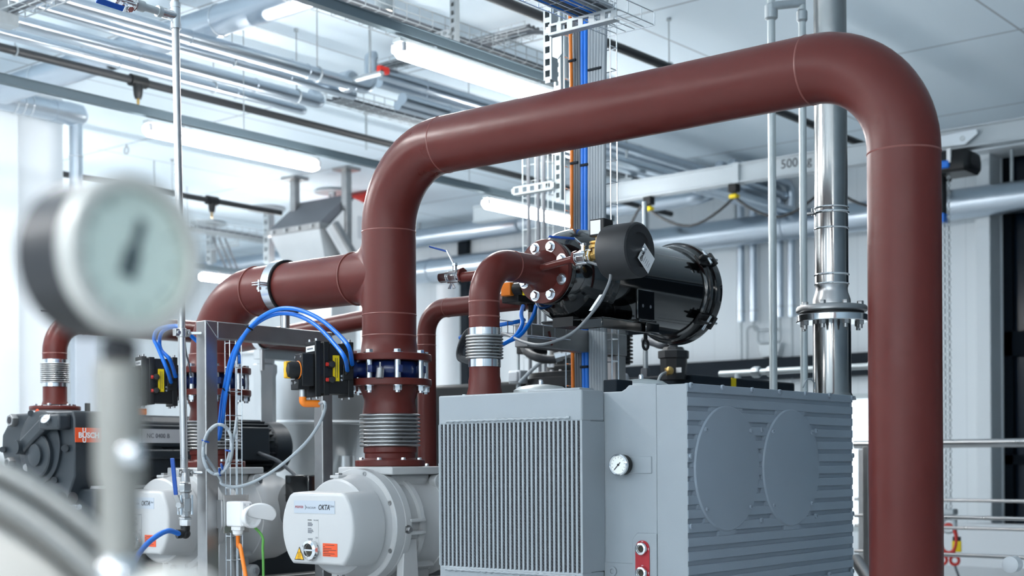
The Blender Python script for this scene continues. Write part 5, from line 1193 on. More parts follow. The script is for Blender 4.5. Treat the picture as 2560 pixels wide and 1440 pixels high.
B4, yB4 = cpipe('insulated_pipe', 'lowest silver clad pipe passing behind the left bend of the arch pipe', (1000, 262), (1130, 303), 0.040, 'cladding', HP-0.02, g, (), x1=UB-0.002)
q = pz(925, 190, HP+0.02)
t = thing('shut_off_valve', 'small valve with red handle on the ceiling pipes at the upturned elbow', 'valve', q)
MB().cyl(q-V_*0.12, q+V_*0.16, 0.022, 12).cyl(q, Vector((q.x, q.y, ZC-0.002)), 0.010, 8).build('body', 'galv', t)
MB().cbox(q+Vector((0.03, -0.1, 0.03)), 0.10, 0.04, 0.05).build('handle', 'red_bright', t, bevel=0.008)
MB().lathe([(0.06, 0), (0.075, 0.02), (0.075, 0.1), (0.05, 0.13)], q+V_*0.16, V_, 20).build('insulated_cap', 'cladding', t)
# black sprinkler pipes
HS = HC+2.86
def sprk(t, y, x, z, r):
    MB().lathe([(r*1.5, -0.07), (r*1.5, 0.07)], (x, y, z), U_, 20).lathe([(r*1.4, 0), (r*1.1, -0.10), (r*0.8, -0.13)], (x, y, z), Z_, 16).build('tee', 'black', t)
    MB().lathe([(0.010, -0.13), (0.012, -0.15), (0.008, -0.18), (0.018, -0.182), (0.018, -0.188), (0, -0.19)], (x, y, z), Z_, 12).build('sprinkler_head', 'brass', t)
S1, y1 = cpipe('sprinkler_pipe', 'black sprinkler pipe crossing the upper part of the hall below the clad pipes', (500, 238), (1000, 368), 0.030, 'cable_black', HS, 'black sprinkler pipes', (5.2, 9.4), x0=-4, x1=13.5)
sx = pz(357, 200, HS).x; sprk(S1, y1, sx, HS, 0.03)
S2, y2 = cpipe('sprinkler_pipe', 'black sprinkler pipe farther back, ending behind the steel hopper', (460, 487), (700, 533), 0.032, 'cable_black', HS, 'black sprinkler pipes', (9.0,), x0=2)
sprk(S2, y2, pz(538, 500, HS).x, HS, 0.034)
S3, y3 = cpipe('sprinkler_pipe', 'black sprinkler pipe behind the vertical tray on the stack side', (1530, 98), (2020, 312), 0.032, 'cable_black', HS, 'black sprinkler pipes', (pz(1690, 165, HS).x, 11), x0=3.5, x1=13.7)
# big round ventilation duct along v with elbow and drop
DU = pz(600, 35, HC+3.0); zDct = HC+3.0
dd0 = pz(150, 190, zDct)
t = thing('ventilation_duct', 'wide shiny round duct under the ceiling crossing above the clad pipes', 'duct', (DU.x, DU.y, zDct-0.1))
MB().sweep([(DU.x, DU.y-3.6, zDct), (DU.x, wl-0.42, zDct)], 0.105, 32).build('duct_run', 'cladding', t, smooth=60)
for k in range(5): MB().torus((DU.x, DU.y-2.0+k*1.1, zDct), V_, 0.106, 0.006, 36, 6).build('joint_band', 'steel_bright', t)
e0 = Vector((DU.x, wl-0.42, zDct)); dx2 = pv(190, 400, wl-0.30)
zLow = pv(150, 280, wl-0.30).z
MB().sweep(fillet([e0-V_*0.05, (DU.x, wl-0.30, zDct), (DU.x+0.02, wl-0.30, zLow), (dx2.x-0.12, wl-0.30, zLow)], 0.16, 8), 0.085, 28).build('elbow', 'cladding', t, smooth=60)
MB().sweep(fillet([(dx2.x-0.13, wl-0.30, zLow), (dx2.x, wl-0.30, zLow), (dx2.x, wl-0.30, 0.5)], 0.10, 8), [0.085]*9+[0.05]*2 if False else 0.055, 24).build('drop', 'cladding', t, smooth=60)
MB().lathe([(0.09, -0.2), (0.10, -0.05), (0.095, 0.06), (0.06, 0.10)], (dx2.x-0.02, wl-0.30, zLow), U_, 28).build('bend_shoe', 'cladding', t)
for k in range(3): MB().torus((DU.x+0.16+0.07*k, wl-0.30, zLow), U_, 0.087, 0.006, 28, 6).build('joint_band', 'steel_bright', t)
for z in (zLow-0.35, zLow-1.0): MB().torus((dx2.x, wl-0.30, z), Z_, 0.057, 0.005, 24, 6).build('joint_band', 'steel_bright', t)
cb0 = pv(197, 900, wl-0.45)
tag(MB().box(cb0.x-0.05, cb0.x+0.16, wl-0.48, wl-0.40, 0, pv(197, 830, wl-0.45).z).build('pale_channel', 'label_blue', bevel=0.006), 'pale blue upright channel behind the blurred gauge stem beside the white wall', 'channel')

# cable trays under the ceiling
def tray_with_cables(label, pa, pb, z, width, x0=None, x1=None, ncab=5, group='ceiling cable trays'):
    p, q = pz(*pa, z), pz(*pb, z); y = (p.y+q.y)/2; xa = p.x if x0 is None else x0; xb = q.x if x1 is None else x1
    t = thing('cable_tray', label, 'cable tray', ((xa+xb)/2, y, z), group)
    mesh_tray(None, 'wire_basket', [Vector((xa, y, z)), Vector((xb, y, z))], V_, width, 0.11, Z_, 0.12, 0.0035, 'galv', parent=t)
    for i in range(ncab):
        yy = y-width*0.4+width*0.8*i/max(1, ncab-1)
        MB().sweep(spline([(xa, yy, z+0.022), (xa*0.6+xb*0.4, yy+0.02*math.sin(i*2.0), z+0.03), (xa*0.3+xb*0.7, yy-0.02*math.sin(i), z+0.024), (xb, yy, z+0.022)], 5), 0.012+0.003*(i % 2), 8).build('tray_cable', 'cable_dark', t, smooth=80)
    return t, y
HT = HC+2.78
T1, yT1 = tray_with_cables('wire cable tray with dark cables hung beside the nearest lighting rail', (870, 40), (1390, 195), HT, 0.30, x0=1.0, ncab=8)
def post(label, px, py_b, z, arm=None, ptop=ZC, foot=False):
    p = pz(px, py_b, z); t = thing('tray_post', label, 'bracket', (p.x, p.y, z), 'slotted tray posts')
    strut(MB(), Vector((p.x, p.y, z)), Vector((p.x, p.y, ptop)), V_, -U_, 0.045).build('upright', 'galv', t)
    MB().box(p.x+0.03, p.x+0.036, p.y-0.022, p.y+0.022, z, ptop).build('upright_back', 'galv', t)
    MB().cbox((p.x+0.01, p.y, ptop-0.006), 0.16, 0.12, 0.01).build('ceiling_plate', 'galv', t)
    if arm: strut(MB(), Vector((p.x-0.02, p.y+0.02, z+0.06)), Vector((p.x-0.02, p.y+arm, z+0.06)), Z_, -U_, 0.04).build('arm', 'galv', t)
    return t
post('slotted post with arm holding the ceiling tray above the nearest lamp', 1132, 104, HT-0.09, 0.36)
post('slotted post with arm behind the vertical tray hanger at the lamp end', 1408, 196, HT-0.09, 0.30)
p = pz(1255, 110, HT+0.12)
t = thing('cable_tray', 'short side tray with a curved cable dropping into the ceiling tray', 'cable tray', p, 'ceiling cable trays')
pb_s = pz(1315, 82, HT+0.12)
mesh_tray(None, 'wire_basket', [p, Vector((p.x, pb_s.y, p.z))], U_, 0.16, 0.05, Z_, 0.10, 0.003, 'galv', parent=t)
MB().sweep(spline([p+Vector((0, 0.25, 0.02)), p+Z_*0.02, Vector((p.x, pb_s.y+0.05, p.z+0.03)), Vector((p.x, pb_s.y-0.12, p.z-0.02)), Vector((p.x+0.02, pb_s.y-0.16, p.z-0.16)), Vector((p.x+0.1, pb_s.y-0.10, p.z-0.24))], 8), 0.014, 10).build('tray_cable', 'cable_dark', t, smooth=80)
T2, yT2 = tray_with_cables('thin far cable tray seen between the clad pipe ends and the red bend', (835, 252), (1050, 312), HC+2.9, 0.18, x1=12.5, ncab=3)
t = thing('cable_tray', 'small cable tray crossing under the ceiling behind the nearest lamp', 'cable tray', pz(1030, 155, HC+3.05), 'ceiling cable trays')
p, q = pz(985, 166, HC+3.05), pz(1075, 143, HC+3.05)
mesh_tray(None, 'wire_basket', [Vector((p.x, p.y+0.2, p.z)), Vector((p.x, q.y-1.0, p.z))], U_, 0.2, 0.04, Z_, 0.12, 0.003, 'galv', parent=t)
for i in range(3): MB().sweep([(p.x-0.05+0.05*i, p.y+0.2, p.z+0.02), (p.x-0.05+0.05*i, q.y-1.0, p.z+0.02)], 0.013, 8).build('tray_cable', 'cable_dark', t)
# corner tray top left
p = pz(40, 22, HC+2.5)
t = thing('cable_tray', 'dark cable tray with end bracket in the upper corner of the photo', 'cable tray', p, 'ceiling cable trays')
a_ = pz(28, 35, HC+2.5); b_ = pz(125, 2, HC+2.5)
mesh_tray(None, 'wire_basket', [Vector((a_.x, a_.y, a_.z)), Vector((a_.x, b_.y-0.6, a_.z))], U_, 0.16, 0.05, Z_, 0.10, 0.004, 'galv', parent=t)
MB().cbox((a_.x-0.06, a_.y+0.04, a_.z-0.0), 0.2, 0.10, 0.13).build('end_bracket', 'galv', t)
MB().sweep([(a_.x, a_.y, a_.z+0.02), (a_.x, b_.y-0.6, a_.z+0.02)], 0.02, 10).build('tray_cable', 'cable_dark', t)
MB().cyl((a_.x, a_.y-0.1, a_.z+0.05), (a_.x, a_.y-0.1, ZC-0.001), 0.006, 8).build('hanger_rod', 'galv', t)
q = pz(962, 30, HC+3.05); t = thing('spot_lamp', 'small round lit spot in the ceiling above the cable tray', 'lamp', q)
MB().lathe([(0.06, 0.17), (0.07, 0.02), (0.06, 0)], q, Z_, 24).build('housing', 'galv_white', t); MB().lathe([(0.05, 0.001), (0.035, -0.03), (0, -0.04)], q, Z_, 20).build('bulb', 'bulb', t)
q = pz(316, 376, ZC-0.06); tag(MB().torus(q, U_, 0.035, 0.009, 24, 8).cyl(q+Z_*0.03, q+Z_*0.06, 0.008, 8).build('ceiling_eye', 'galv'), 'small ring eye in the ceiling below the lamp with the thin pipe', 'eye hook')
q = pz(385, 402, ZC); tag(MB().cyl(q-Z_*0.55, q-Z_*0.001, 0.008, 8).build('ceiling_rod', 'galv'), 'bare rod hanging from the ceiling above the blurred gauge', 'rod')
for i, (px, py, hgt, lb) in enumerate(((915, 281, 0.34, 'bare rod above the black sprinkler pipe near the red bend'), (727, 150, 0.06, 'short stub bolt in the ceiling above the clad pipe'))):
    q = pz(px, py, ZC-0.001); tag(MB().cyl(q-Z_*hgt, q, 0.010, 8).cyl(q-Z_*0.02, q, 0.025, 10).build('ceiling_rod', 'galv'), lb, 'rod')

# far trays with posts (between gauge and hopper)
HF = HC+2.93
far = [(521, 575, 'far slotted post with round foot plate beside the blurred gauge', 640), (665, 560, 'far slotted post just before the steel hopper', 640)]
fy = pz(540, 590, HF)
T4, yT4 = tray_with_cables('far cable tray with hanging wires beside the blurred gauge', (480, 572), (700, 612), HF, 0.30, ncab=4)
for i, (px, py, lb, _) in enumerate(far):
    p = pz(px, 556 if i == 0 else 519, ZC); zl_ = O.z+(pd(px, 656, (p-O).dot(FWD)).z-O.z); t = thing('tray_post', lb, 'bracket', (p.x, p.y, zl_), 'slotted tray posts')
    strut(MB(), Vector((p.x, p.y, zl_)), Vector((p.x, p.y, ZC-0.02)), V_, -U_, 0.10, 0.10).build('upright', 'galv', t)
    strut(MB(), Vector((p.x+0.05, p.y, zl_)), Vector((p.x+0.05, p.y, ZC-0.02)), V_, -U_, 0.10, 0.10).build('upright_back', 'galv', t)
    MB().lathe([(0.24, -0.03), (0.24, -0.002)], (p.x, p.y, ZC), Z_, 20).build('ceiling_plate', 'galv', t)
    strut(MB(), Vector((p.x-0.02, p.y+0.02, HF-0.05)), Vector((p.x-0.02, p.y-0.62, HF-0.05)), Z_, -U_, 0.06).build('arm', 'galv', t)
q = pz(525, 592, HF)
for i in range(3):
    hose('hanging_cable', f'dark cable drooping below the far tray, {names[i]} from the gauge', 'cable', [q+Vector((0.1*i, -0.05, 0.0)), q+Vector((0.14+0.1*i, -0.05, -0.25)), q+Vector((0.3+0.08*i, -0.05, -0.42)), q+Vector((0.75, -0.08, -0.40)), q+Vector((1.4, -0.1, -0.2))], 0.013, 'cable_dark', n=6)
for i, (px, py) in enumerate(((828, 482), (742, 450))):
    if i == 1: continue
    p = pz(px, py, ZC-0.03); t = thing('tray_post', 'round ceiling plate with slotted stub behind the steel hopper', 'bracket', p, 'slotted tray posts')
    MB().lathe([(0.20, 0.0), (0.20, 0.015)], p, Z_, 20).build('ceiling_plate', 'galv', t)
    strut(MB(), p-Z_*0.45, p, V_, -U_, 0.08, 0.08).build('upright', 'galv', t)

# ================================================================ BACK WALL: ducts, pipes, crane rail, hoist
CU = 10.7
zcb = pu(2560, 312, CU).z; zc2 = pu(1600, 478, CU).z; zcr = (zcb+zc2)/2
ya, yb = pu(2560, 312, CU).y-3, pu(1190, 560, CU).y
t = thing('crane_rail', 'grey crane rail with load marking running under the ceiling towards the back', 'crane rail', (CU, (ya+yb)/2, zcr-0.1))
MB().box(CU-0.045, CU+0.045, ya, yb, zcr-0.08, zcr+0.06).box(CU-0.065, CU+0.065, ya, yb, zcr-0.095, zcr-0.08).box(CU-0.06, CU+0.06, ya, yb, zcr+0.06, zcr+0.075).build('rail_profile', 'beam', t, bevel=0.004)
yj = pu(1848, 430, CU).y; MB().box(CU-0.07, CU+0.07, yj-0.03, yj+0.03, zcr-0.10, zcr+0.08).build('joint_sleeve', 'beam', t)
for y in (yj+1.2, yj-1.5, yj-4.2): MB().cyl((CU, y, zcr+0.07), (CU, y, ZC-0.001), 0.012, 10).cbox((CU, y, zcr+0.09), 0.05, 0.14, 0.04).build('hanger_rod', 'galv', t)
pt = pu(1990, 388, CU-0.048); text('500 kg', 0.11, (CU-0.047, pt.y, zcr), -V_, Z_, 'ink', t, align='CENTER')
yf = [pu(1625, 480, CU).y, pu(1838, 438, CU).y, pu(2075, 400, CU).y, pu(2300, 360, CU).y]
for i, y in enumerate(yf[:2]):
    t = thing('cable_trolley', ['black festoon trolley with yellow clip under the crane rail, nearer the vertical tray', 'black festoon trolley with yellow clip under the crane rail, nearer the pale conduit'][i], 'trolley', (CU, y, zcr-0.25), 'festoon trolleys')
    MB().cbox((CU-0.02, y, zcr-0.135), 0.08, 0.085, 0.075).build('carriage', 'black', t, bevel=0.008)
    MB().cbox((CU-0.02, y, zcr-0.205), 0.07, 0.085, 0.04).build('clip', 'yellow', t, bevel=0.015); MB().cyl((CU, y, zcr-0.2), (CU, y, zcr-0.12), 0.012, 8).build('stem', 'black', t)
lows = [pu(1725, 566, CU).z, pu(1935, 545, CU).z, pu(2150, 520, CU).z]
for i in range(3):
    y0_, y1_ = yf[i], yf[i+1]; zA_, zB_ = zcr-0.21, lows[i]
    pts = []
    for k in range(13):
        s = k/12; c = (2*s-1); pts.append((CU-0.02, y0_+(y1_-y0_)*s, zB_+(zA_-zB_)*(abs(c)**1.7)))
    tag(MB().sweep(pts, 0.013, 10).build('festoon_cable', 'cable_black', smooth=80), ['festoon cable loop between the two yellow clips', 'festoon cable loop passing behind the pale conduits', 'festoon cable loop between exhaust pipe and thick red riser'][i], 'cable', 'festoon cables')
tag(MB().sweep(spline([(CU-0.02, yf[0], zcr-0.21), pu(1600, 520, CU), pu(1570, 570, CU), pu(1530, 600, CU)], 6), 0.013, 10).build('festoon_cable', 'cable_black', smooth=80), 'festoon cable end dropping behind the black silencer', 'cable', 'festoon cables')
# chain hoist
hc = pu(2396, 405, CU)
t = thing('chain_hoist', 'black electric chain hoist with lifting chains beside the thick red riser', 'hoist', hc-Z_*0.15)
def hsec(y, sy, z0, z1): return [Vector((CU+sx*0.16*sy, y, z)) for sx, z in ((-1, z0), (1, z0), (1.05, (z0+z1)/2), (0.8, z1), (-0.8, z1), (-1.05, (z0+z1)/2))]
zh0, zh1 = pu(2400, 436, CU).z, pu(2400, 378, CU).z
yl_, yr_ = pu(2330, 400, CU).y, pu(2440, 412, CU).y
MB().loft([hsec(yl_, 0.9, zh0+0.02, zh1+0.02), hsec((yl_+yr_)/2+0.05, 1.0, zh0, zh1), hsec(yr_+0.04, 0.95, zh0, zh1-0.01), hsec(yr_, 0.75, zh0+0.03, zh1-0.03)]).build('housing', 'black', t, bevel=0.02)
MB().box(CU-0.175, CU-0.15, pu(2388, 400, CU).y-0.03, pu(2388, 400, CU).y+0.0, hc.z-0.03, hc.z+0.08).build('sticker', 'label_white', t)
MB().cbox((CU-0.15, pu(2372, 418, CU).y, zh0+0.06), 0.06, 0.14, 0.06).build('blue_cover', 'blue', t, bevel=0.01)
tyc = pu(2392, 358, CU).y; tzc = pu(2392, 358, CU).z
tr = MB().prism([(-0.15, -0.03), (0.10, -0.04), (0.20, 0.03), (0.19, 0.065), (-0.15, 0.055), (-0.19, 0.02)], (CU-0.09, tyc, tzc), -V_, Z_, (0.015, 0, 0)); tr.build('trolley', 'zinc', t)
MB().prism([(-0.15, -0.03), (0.10, -0.04), (0.20, 0.03), (0.19, 0.065), (-0.15, 0.055), (-0.19, 0.02)], (CU+0.08, tyc, tzc), -V_, Z_, (0.015, 0, 0)).build('trolley', 'zinc', t)
MB().cyl((CU-0.095, tyc-0.08, tzc+0.01), (CU+0.1, tyc-0.08, tzc+0.01), 0.02, 14).cyl((CU, tyc-0.0, tzc-0.10), (CU, tyc, tzc+0.02), 0.02, 12).build('axle', 'galv', t)
def chain(px, py0, py1, m='galv'):
    y = pu(px, 600, CU).y; z0, z1 = pu(px, py0, CU).z, pu(px, py1, CU).z; mb = MB(); k = 0; z = z0
    while z > z1:
        mb.torus((CU-0.03, y, z), U_ if k % 2 else V_, 0.0125, 0.0042, 10, 5); z -= 0.031; k += 1
    return mb
chain(2376, 436, 1278).build('load_chain', 'galv', t); chain(2365, 545, 1278).build('load_chain', 'galv', t)
yb_ = pu(2362, 480, CU).y; MB().box(CU-0.06, CU+0.02, yb_-0.012, yb_+0.05, pu(2362, 548, CU).z, zh0).build('chain_bag', 'black', t, bevel=0.01)
MB().cbox((CU-0.03, pu(2360, 552, CU).y, pu(2360, 547, CU).z), 0.08, 0.05, 0.07).build('blue_stop', 'blue', t)
hb_ = pu(2372, 1280, CU); MB().cbox(hb_, 0.10, 0.12, 0.05).build('bottom_block', 'galv', t, bevel=0.012)
MB().torus(pu(2371, 1312, CU), U_, 0.055, 0.018, 24, 8).build('hook', 'galv', t)
oc = pu(2371, 1350, CU)
t = thing('lifting_sling', 'red lifting ring and wire legs on the hoist hook behind the railing', 'sling', oc-Z_*0.3)
rg = MB().torus((0, 0, 0), U_, 0.075, 0.017, 28, 8)
for v_ in rg.b.verts: v_.co = Vector((v_.co.x+oc.x, v_.co.y*0.9+oc.y, v_.co.z*1.5+oc.z))
rg.build('ring', 'red_bright', t)
for s in (-1, 1):
    MB().torus(oc+Vector((0, s*0.05, -0.16)), U_, 0.035, 0.013, 16, 6).build('shackle', 'red_bright', t)
    MB().sweep(spline([oc+Vector((0, s*0.05, -0.2)), oc+Vector((0, -0.02+s*0.09, -0.36)), oc+Vector((0, -0.08+s*0.12, -0.6))], 6), 0.010, 8).build('wire_leg', 'cable_dark', t)
yt = pu(2392, 1366, CU); t = thing('sling_tag', 'yellow tag with black cap hanging beside the red lifting ring', 'tag', yt)
MB().cbox(yt, 0.02, 0.075, 0.09).build('tag_body', 'yellow', t, bevel=0.006); MB().cbox(yt+Z_*0.06, 0.02, 0.06, 0.035).build('tag_cap', 'black', t); MB().cyl(yt+Z_*0.09, yt+Z_*0.24, 0.004, 6).build('cord', 'black', t)
# wide duct along the back wall
DUu = UB-0.40
zd = (pu(2450, 505, DUu).z+pu(1640, 605, DUu).z)/2; rd = 0.155
t = thing('round_duct', 'wide round silver duct running along the back wall behind the exhaust pipe', 'duct', (DUu, 6, zd-rd))
MB().sweep([(DUu, -4, zd), (DUu, pu(1010, 690, DUu).y, zd)], rd, 32).build('duct_run', 'cladding', t, smooth=60)
for k in range(9): MB().torus((DUu, -1.5+k*1.75, zd), V_, rd+0.002, 0.008, 36, 6).build('joint_band', 'cladding', t)
for px, top in ((2530, 325), (1838, 470), (1618, 500)):
    y = pu(px, 500, DUu).y; MB().cyl((DUu, y, zd+rd-0.01), (DUu, y, ZC-0.17), 0.018, 10).build('hanger_rod', 'galv', t)
t = thing('round_duct', 'far round duct with bright stripe behind the left end of the back wall', 'duct', (DUu, 14, zd-0.1))
ye, yf2 = pu(1250, 640, DUu-0.1).y, 21.5
z2 = pu(1060, 598, DUu-0.1).z
MB().sweep([(DUu-0.1, pu(1300, 560, DUu-0.1).y, z2+0.02), (DUu-0.1, yf2, z2+0.02)], 0.12, 24).build('duct_run', 'cladding', t, smooth=60)
for px in (1048, 1218): y = pu(px, 560, DUu-0.1).y; MB().cyl((DUu-0.1, y, z2+0.1), (DUu-0.1, y, ZC-0.001), 0.02, 8).build('hanger_rod', 'galv', t)
# clad pipe pair ending with an elbow left of the trolley loop
eA = pu(1745, 488, 12.9); eB = pu(1560, 525, 12.9)
t = thing('insulated_pipe', 'bright clad pipe with elbow under the crane rail between the festoon loops', 'pipe', (12.9, eA.y, eA.z), g)
MB().sweep(fillet([(12.9, eB.y+1.5, eA.z-0.02), (12.9, eA.y, eA.z-0.02), (13.3, eA.y-0.02, eA.z+0.12), (13.45, eA.y, eA.z+0.12)], 0.16, 8), 0.085, 24).build('cladding', 'cladding', t, smooth=60)
# four clad risers on the wall with thin feed pipes
RU = UB-0.14
bots = {1852: 805, 1883: 803, 1949: 793, 1979: 792}
for i, (px, bt) in enumerate(bots.items()):
    p = pu(px, 650, RU); z0 = pu(px, bt, RU).z; z1 = pu(px, 470-0.02*px+40, RU).z
    t = thing('clad_riser', ['first of four clad risers on the back wall, counted from the black filter', 'second of four clad risers on the back wall, counted from the black filter', 'third of four clad risers on the back wall, next to the pale conduit', 'last of four clad risers on the back wall, between the pale conduits'][i], 'pipe', (RU, p.y, z0), 'clad wall risers')
    zt3 = zd+rd+0.35
    MB().sweep(fillet([(RU, p.y, z0), (RU, p.y, zt3), (RU-1.3, p.y, zt3+0.03)], 0.12, 8), 0.045, 20).build('cladding', 'cladding', t, smooth=60)
    MB().torus((RU, p.y, z0+0.12), Z_, 0.047, 0.006, 24, 6).build('joint_band', 'steel', t)
    if i in (0, 3): MB().cyl((RU, p.y, 0.3), (RU, p.y, z0+0.01), 0.014, 10).build('feed_pipe', 'galv', t)
    elif i == 1:
        q = pu(1900, 826, RU); MB().sweep(fillet([(RU, p.y, z0+0.01), (RU, p.y, q.z), (RU, q.y-0.25, q.z)], 0.05, 6), 0.014, 10).build('feed_pipe', 'galv', t)
    else:
        q = pu(1905, 858, RU); MB().sweep(fillet([(RU, p.y, z0+0.01), (RU, p.y, q.z), (RU, pu(1895, 850, RU).y, q.z+0.0), (RU, pu(1895, 850, RU).y, pu(1895, 815, RU).z), (RU, pu(1868, 815, RU).y, pu(1895, 815, RU).z), (RU, pu(1868, 815, RU).y, 0.4)], 0.05, 6), 0.014, 10).build('feed_pipe', 'galv', t)
q = pu(1930, 880, UB-0.05); tag(MB().prism([(-0.14, 0.10), (0.14, 0.10), (0.10, -0.06), (-0.10, -0.06)], (UB-0.12, q.y, q.z), -V_, Z_, (0.11, 0, 0)).build('funnel_box', 'wall_metal', bevel=0.01), 'pale funnel-shaped box low on the back wall between the conduits', 'box')
q0 = pd(1800, 935, 8.2)
t = thing('flanged_pipe', 'pale horizontal pipe with threaded couplings behind the ribbed panel', 'pipe', q0)
MB().cyl(q0-V_*(-0.0), q0-V_*1.05, 0.019, 16).build('tube', 'galv_white', t)
for k in (0.22, 0.32, 0.62, 0.78): MB().lathe([(0.03, 0), (0.034, 0.01), (0.034, 0.04), (0.03, 0.05)], q0-V_*k, -V_, 8).build('coupling', 'galv', t)
MB().lathe([(0.034, 0), (0.036, 0.01), (0.036, 0.09), (0.02, 0.11)], q0-V_*0.95, -V_, 16).build('end_cap', 'galv_white', t)
MB().cyl(q0-V_*0.12-Z_*1.6, q0-V_*0.12, 0.02, 12).build('leg', 'galv', t)
# white round column and dark upright behind the filter
q = pu(1128, 900, 13.0); q2 = pu(1168, 900, UB-0.02)
struct(tag(MB().lathe([(0.15, 0), (0.15, zd-rd-0.1)], (13.4, pu(1122, 900, 13.4).y, 0), Z_, 32).build('column', 'wall', smooth=60), 'white round column against the back wall between the red risers', 'column'))
tag(MB().box(UB-0.08, UB-0.001, pu(1178, 800, UB).y, pu(1155, 800, UB).y, 0, pu(1165, 600, UB).z).build('dark_upright', 'navy'), 'dark blue upright strip on the back wall beside the white column', 'upright')

# ================================================================ BLACK PUMP SET BEHIND THE GREY MACHINE
def bd(px, py, d=7.4): return pd(px, py, d)
q = bd(1400, 963)
t = thing('black_platform', 'black equipment cover with yellow tag behind the grey machine', 'equipment cover', Vector((q.x+0.4, q.y-0.4, 0)))
a_, b_ = bd(1265, 958, 7.2), bd(1935, 968, 7.2)
zpl = pd(1600, 934, 7.4).z
pg0 = pd(1730, 938, 7.0)
MB().box(pg0.x, pg0.x+1.1, pg0.y, pg0.y+0.9, zpl-0.5, pd(1730, 935, 7.0).z).build('cover', 'navy', t, bevel=0.01)
MB().box(pg0.x-0.25, pg0.x+0.9, pg0.y+0.905, pg0.y+1.9, zpl-0.55, zpl-0.035).build('base_cover', 'black', t, bevel=0.02)
q = pv(1834, 957, pg0.y-0.002); MB().cbox(q, 0.045, 0.004, 0.05).build('yellow_tag', 'yellow', t)
MB().box(pg0.x-0.2, pg0.x+0.85, pg0.y+0.05, pg0.y+1.85, 0, zpl-0.5005).build('frame_box', 'anthracite', t)
q = bd(1412, 940, 7.3)
t = thing('black_pump', 'black vertical pump with finned motor, hose and round base behind the grey machine', 'pump', q)
MB().lathe([(0.26, -0.07), (0.27, -0.06), (0.27, -0.015), (0.25, -0.01), (0.25, 0.015), (0.22, 0.02)], q+U_*0.1, Z_, 48).build('round_base', 'black', t)
MB().lathe([(0.15, 0.0), (0.16, 0.02), (0.16, 0.05), (0.14, 0.06), (0.14, 0.19), (0.11, 0.21), (0.11, 0.24)], q+U_*0.1, Z_, 36).build('pump_head', 'black', t)
m_ = MB().lathe([(0.10, 0.05), (0.10, 0.36), (0.08, 0.40)], bd(1530, 935, 7.5), Z_, 36).build('motor', 'black', t)
fb = MB(); mq = bd(1530, 935, 7.5)
for k in range(14): fb.lathe([(0.115, 0.06+0.02*k), (0.115, 0.068+0.02*k)], mq, Z_, 28)
fb.build('cooling_fin', 'black', m_)
MB().box(q.x+0.0, q.x+0.20, q.y-0.05, q.y+0.15, q.z+0.2405, q.z+0.30).cbox(bd(1330, 862, 7.3), 0.12, 0.12, 0.10).build('terminal_box', 'black', t, bevel=0.006)
MB().sweep(spline([bd(1308, 862, 7.2), bd(1318, 880, 7.15), bd(1340, 893, 7.1), bd(1370, 899, 7.1), bd(1395, 895, 7.1)], 8), 0.022, 14).build('hose', 'cable_black', t, smooth=80)
f0, f1 = bd(1388, 897, 7.08), bd(1434, 884, 7.08); d_ = (f1-f0).normalized()
MB().lathe([(0.030, 0), (0.030, 0.035), (0.022, 0.036), (0.022, 0.07), (0.030, 0.071), (0.030, 0.10)], f0, d_, 8).build('hose_fitting', 'steel_bright', t)
MB().cbox(bd(1378, 914, 7.1), 0.01, 0.03, 0.018).build('rating_label', 'label_white', t)
MB().sweep(spline([bd(1298, 958, 7.2), bd(1325, 930, 7.2), bd(1350, 908, 7.15), bd(1362, 905, 7.1)], 6), 0.010, 10).build('signal_cable', 'cable_grey', t, smooth=80)
for px in (1380, 1402, 1421): MB().hexa(bd(px, 934, 7.25), Z_, 0.012, 0.02).build('bolt', 'steel', t)
q = bd(1296, 943, 7.3)
t = thing('junction_box', 'small grey junction box on a thin conduit behind the steel bellows', 'box', q)
MB().cbox(q, 0.07, 0.08, 0.07).cbox(q-U_*0.04, 0.02, 0.06, 0.055).build('housing', 'label_silver', t, bevel=0.006)
MB().cyl(q+Z_*0.035, q+Z_*0.25, 0.008, 10).cyl(q-Z_*0.2, q-Z_*0.035, 0.012, 10).build('conduit', 'galv', t)
q = bd(1684, 925, 7.0)
t = thing('vent_cap', 'black ribbed cap with thick hose and brass valve behind the casing', 'vent', q)
MB().lathe([(0.062, -0.05), (0.068, 0), (0.070, 0.055), (0.08, 0.06), (0.08, 0.095), (0.06, 0.10), (0.05, 0.115), (0, 0.115)], q, Z_, 8).build('cap', 'black_soft', t)
MB().sweep(spline([q+Z_*0.11, q+Z_*0.15+U_*-0.01, bd(1655, 862, 7.05), bd(1635, 856, 7.1), bd(1610, 850, 7.15)], 8), 0.022, 14).build('hose', 'cable_dark', t, smooth=80)
MB().cyl(bd(1664, 930, 6.9), bd(1678, 926, 6.9), 0.02, 14).sphere(bd(1674, 927, 6.88), 0.022, 12).build('brass_valve', 'brass', t)
MB().cbox(bd(1697, 925, 6.88), 0.004, 0.03, 0.025).build('rating_label', 'label_white', t)
hose('valve_cable', 'pale cable from the brass valve down to the casing seam', 'cable', [bd(1664, 931, 6.85), bd(1652, 938, 6.5), bd(1645, 955, 6.2), bd(1643, 975, 6.1)], 0.006, 'cable_grey')
q = bd(1614, 930, 7.3); t = thing('conduit', 'thin upright conduit with hex coupling below the black filter', 'pipe', q-Z_*0.1)
MB().cyl(q-Z_*0.3, q+Z_*0.9, 0.013, 12).build('tube', 'galv', t); MB().hexa(q-Z_*0.03, Z_, 0.026, 0.05).build('coupling', 'cable_dark', t)
q = bd(1547, 945, 7.1); tag(MB().lathe([(0.05, -0.05), (0.055, 0), (0.045, 0.02), (0.02, 0.03), (0, 0.03)], q, Z_, 12).build('pressure_valve', 'label_silver'), 'small pale round valve head behind the vertical wire tray', 'valve')

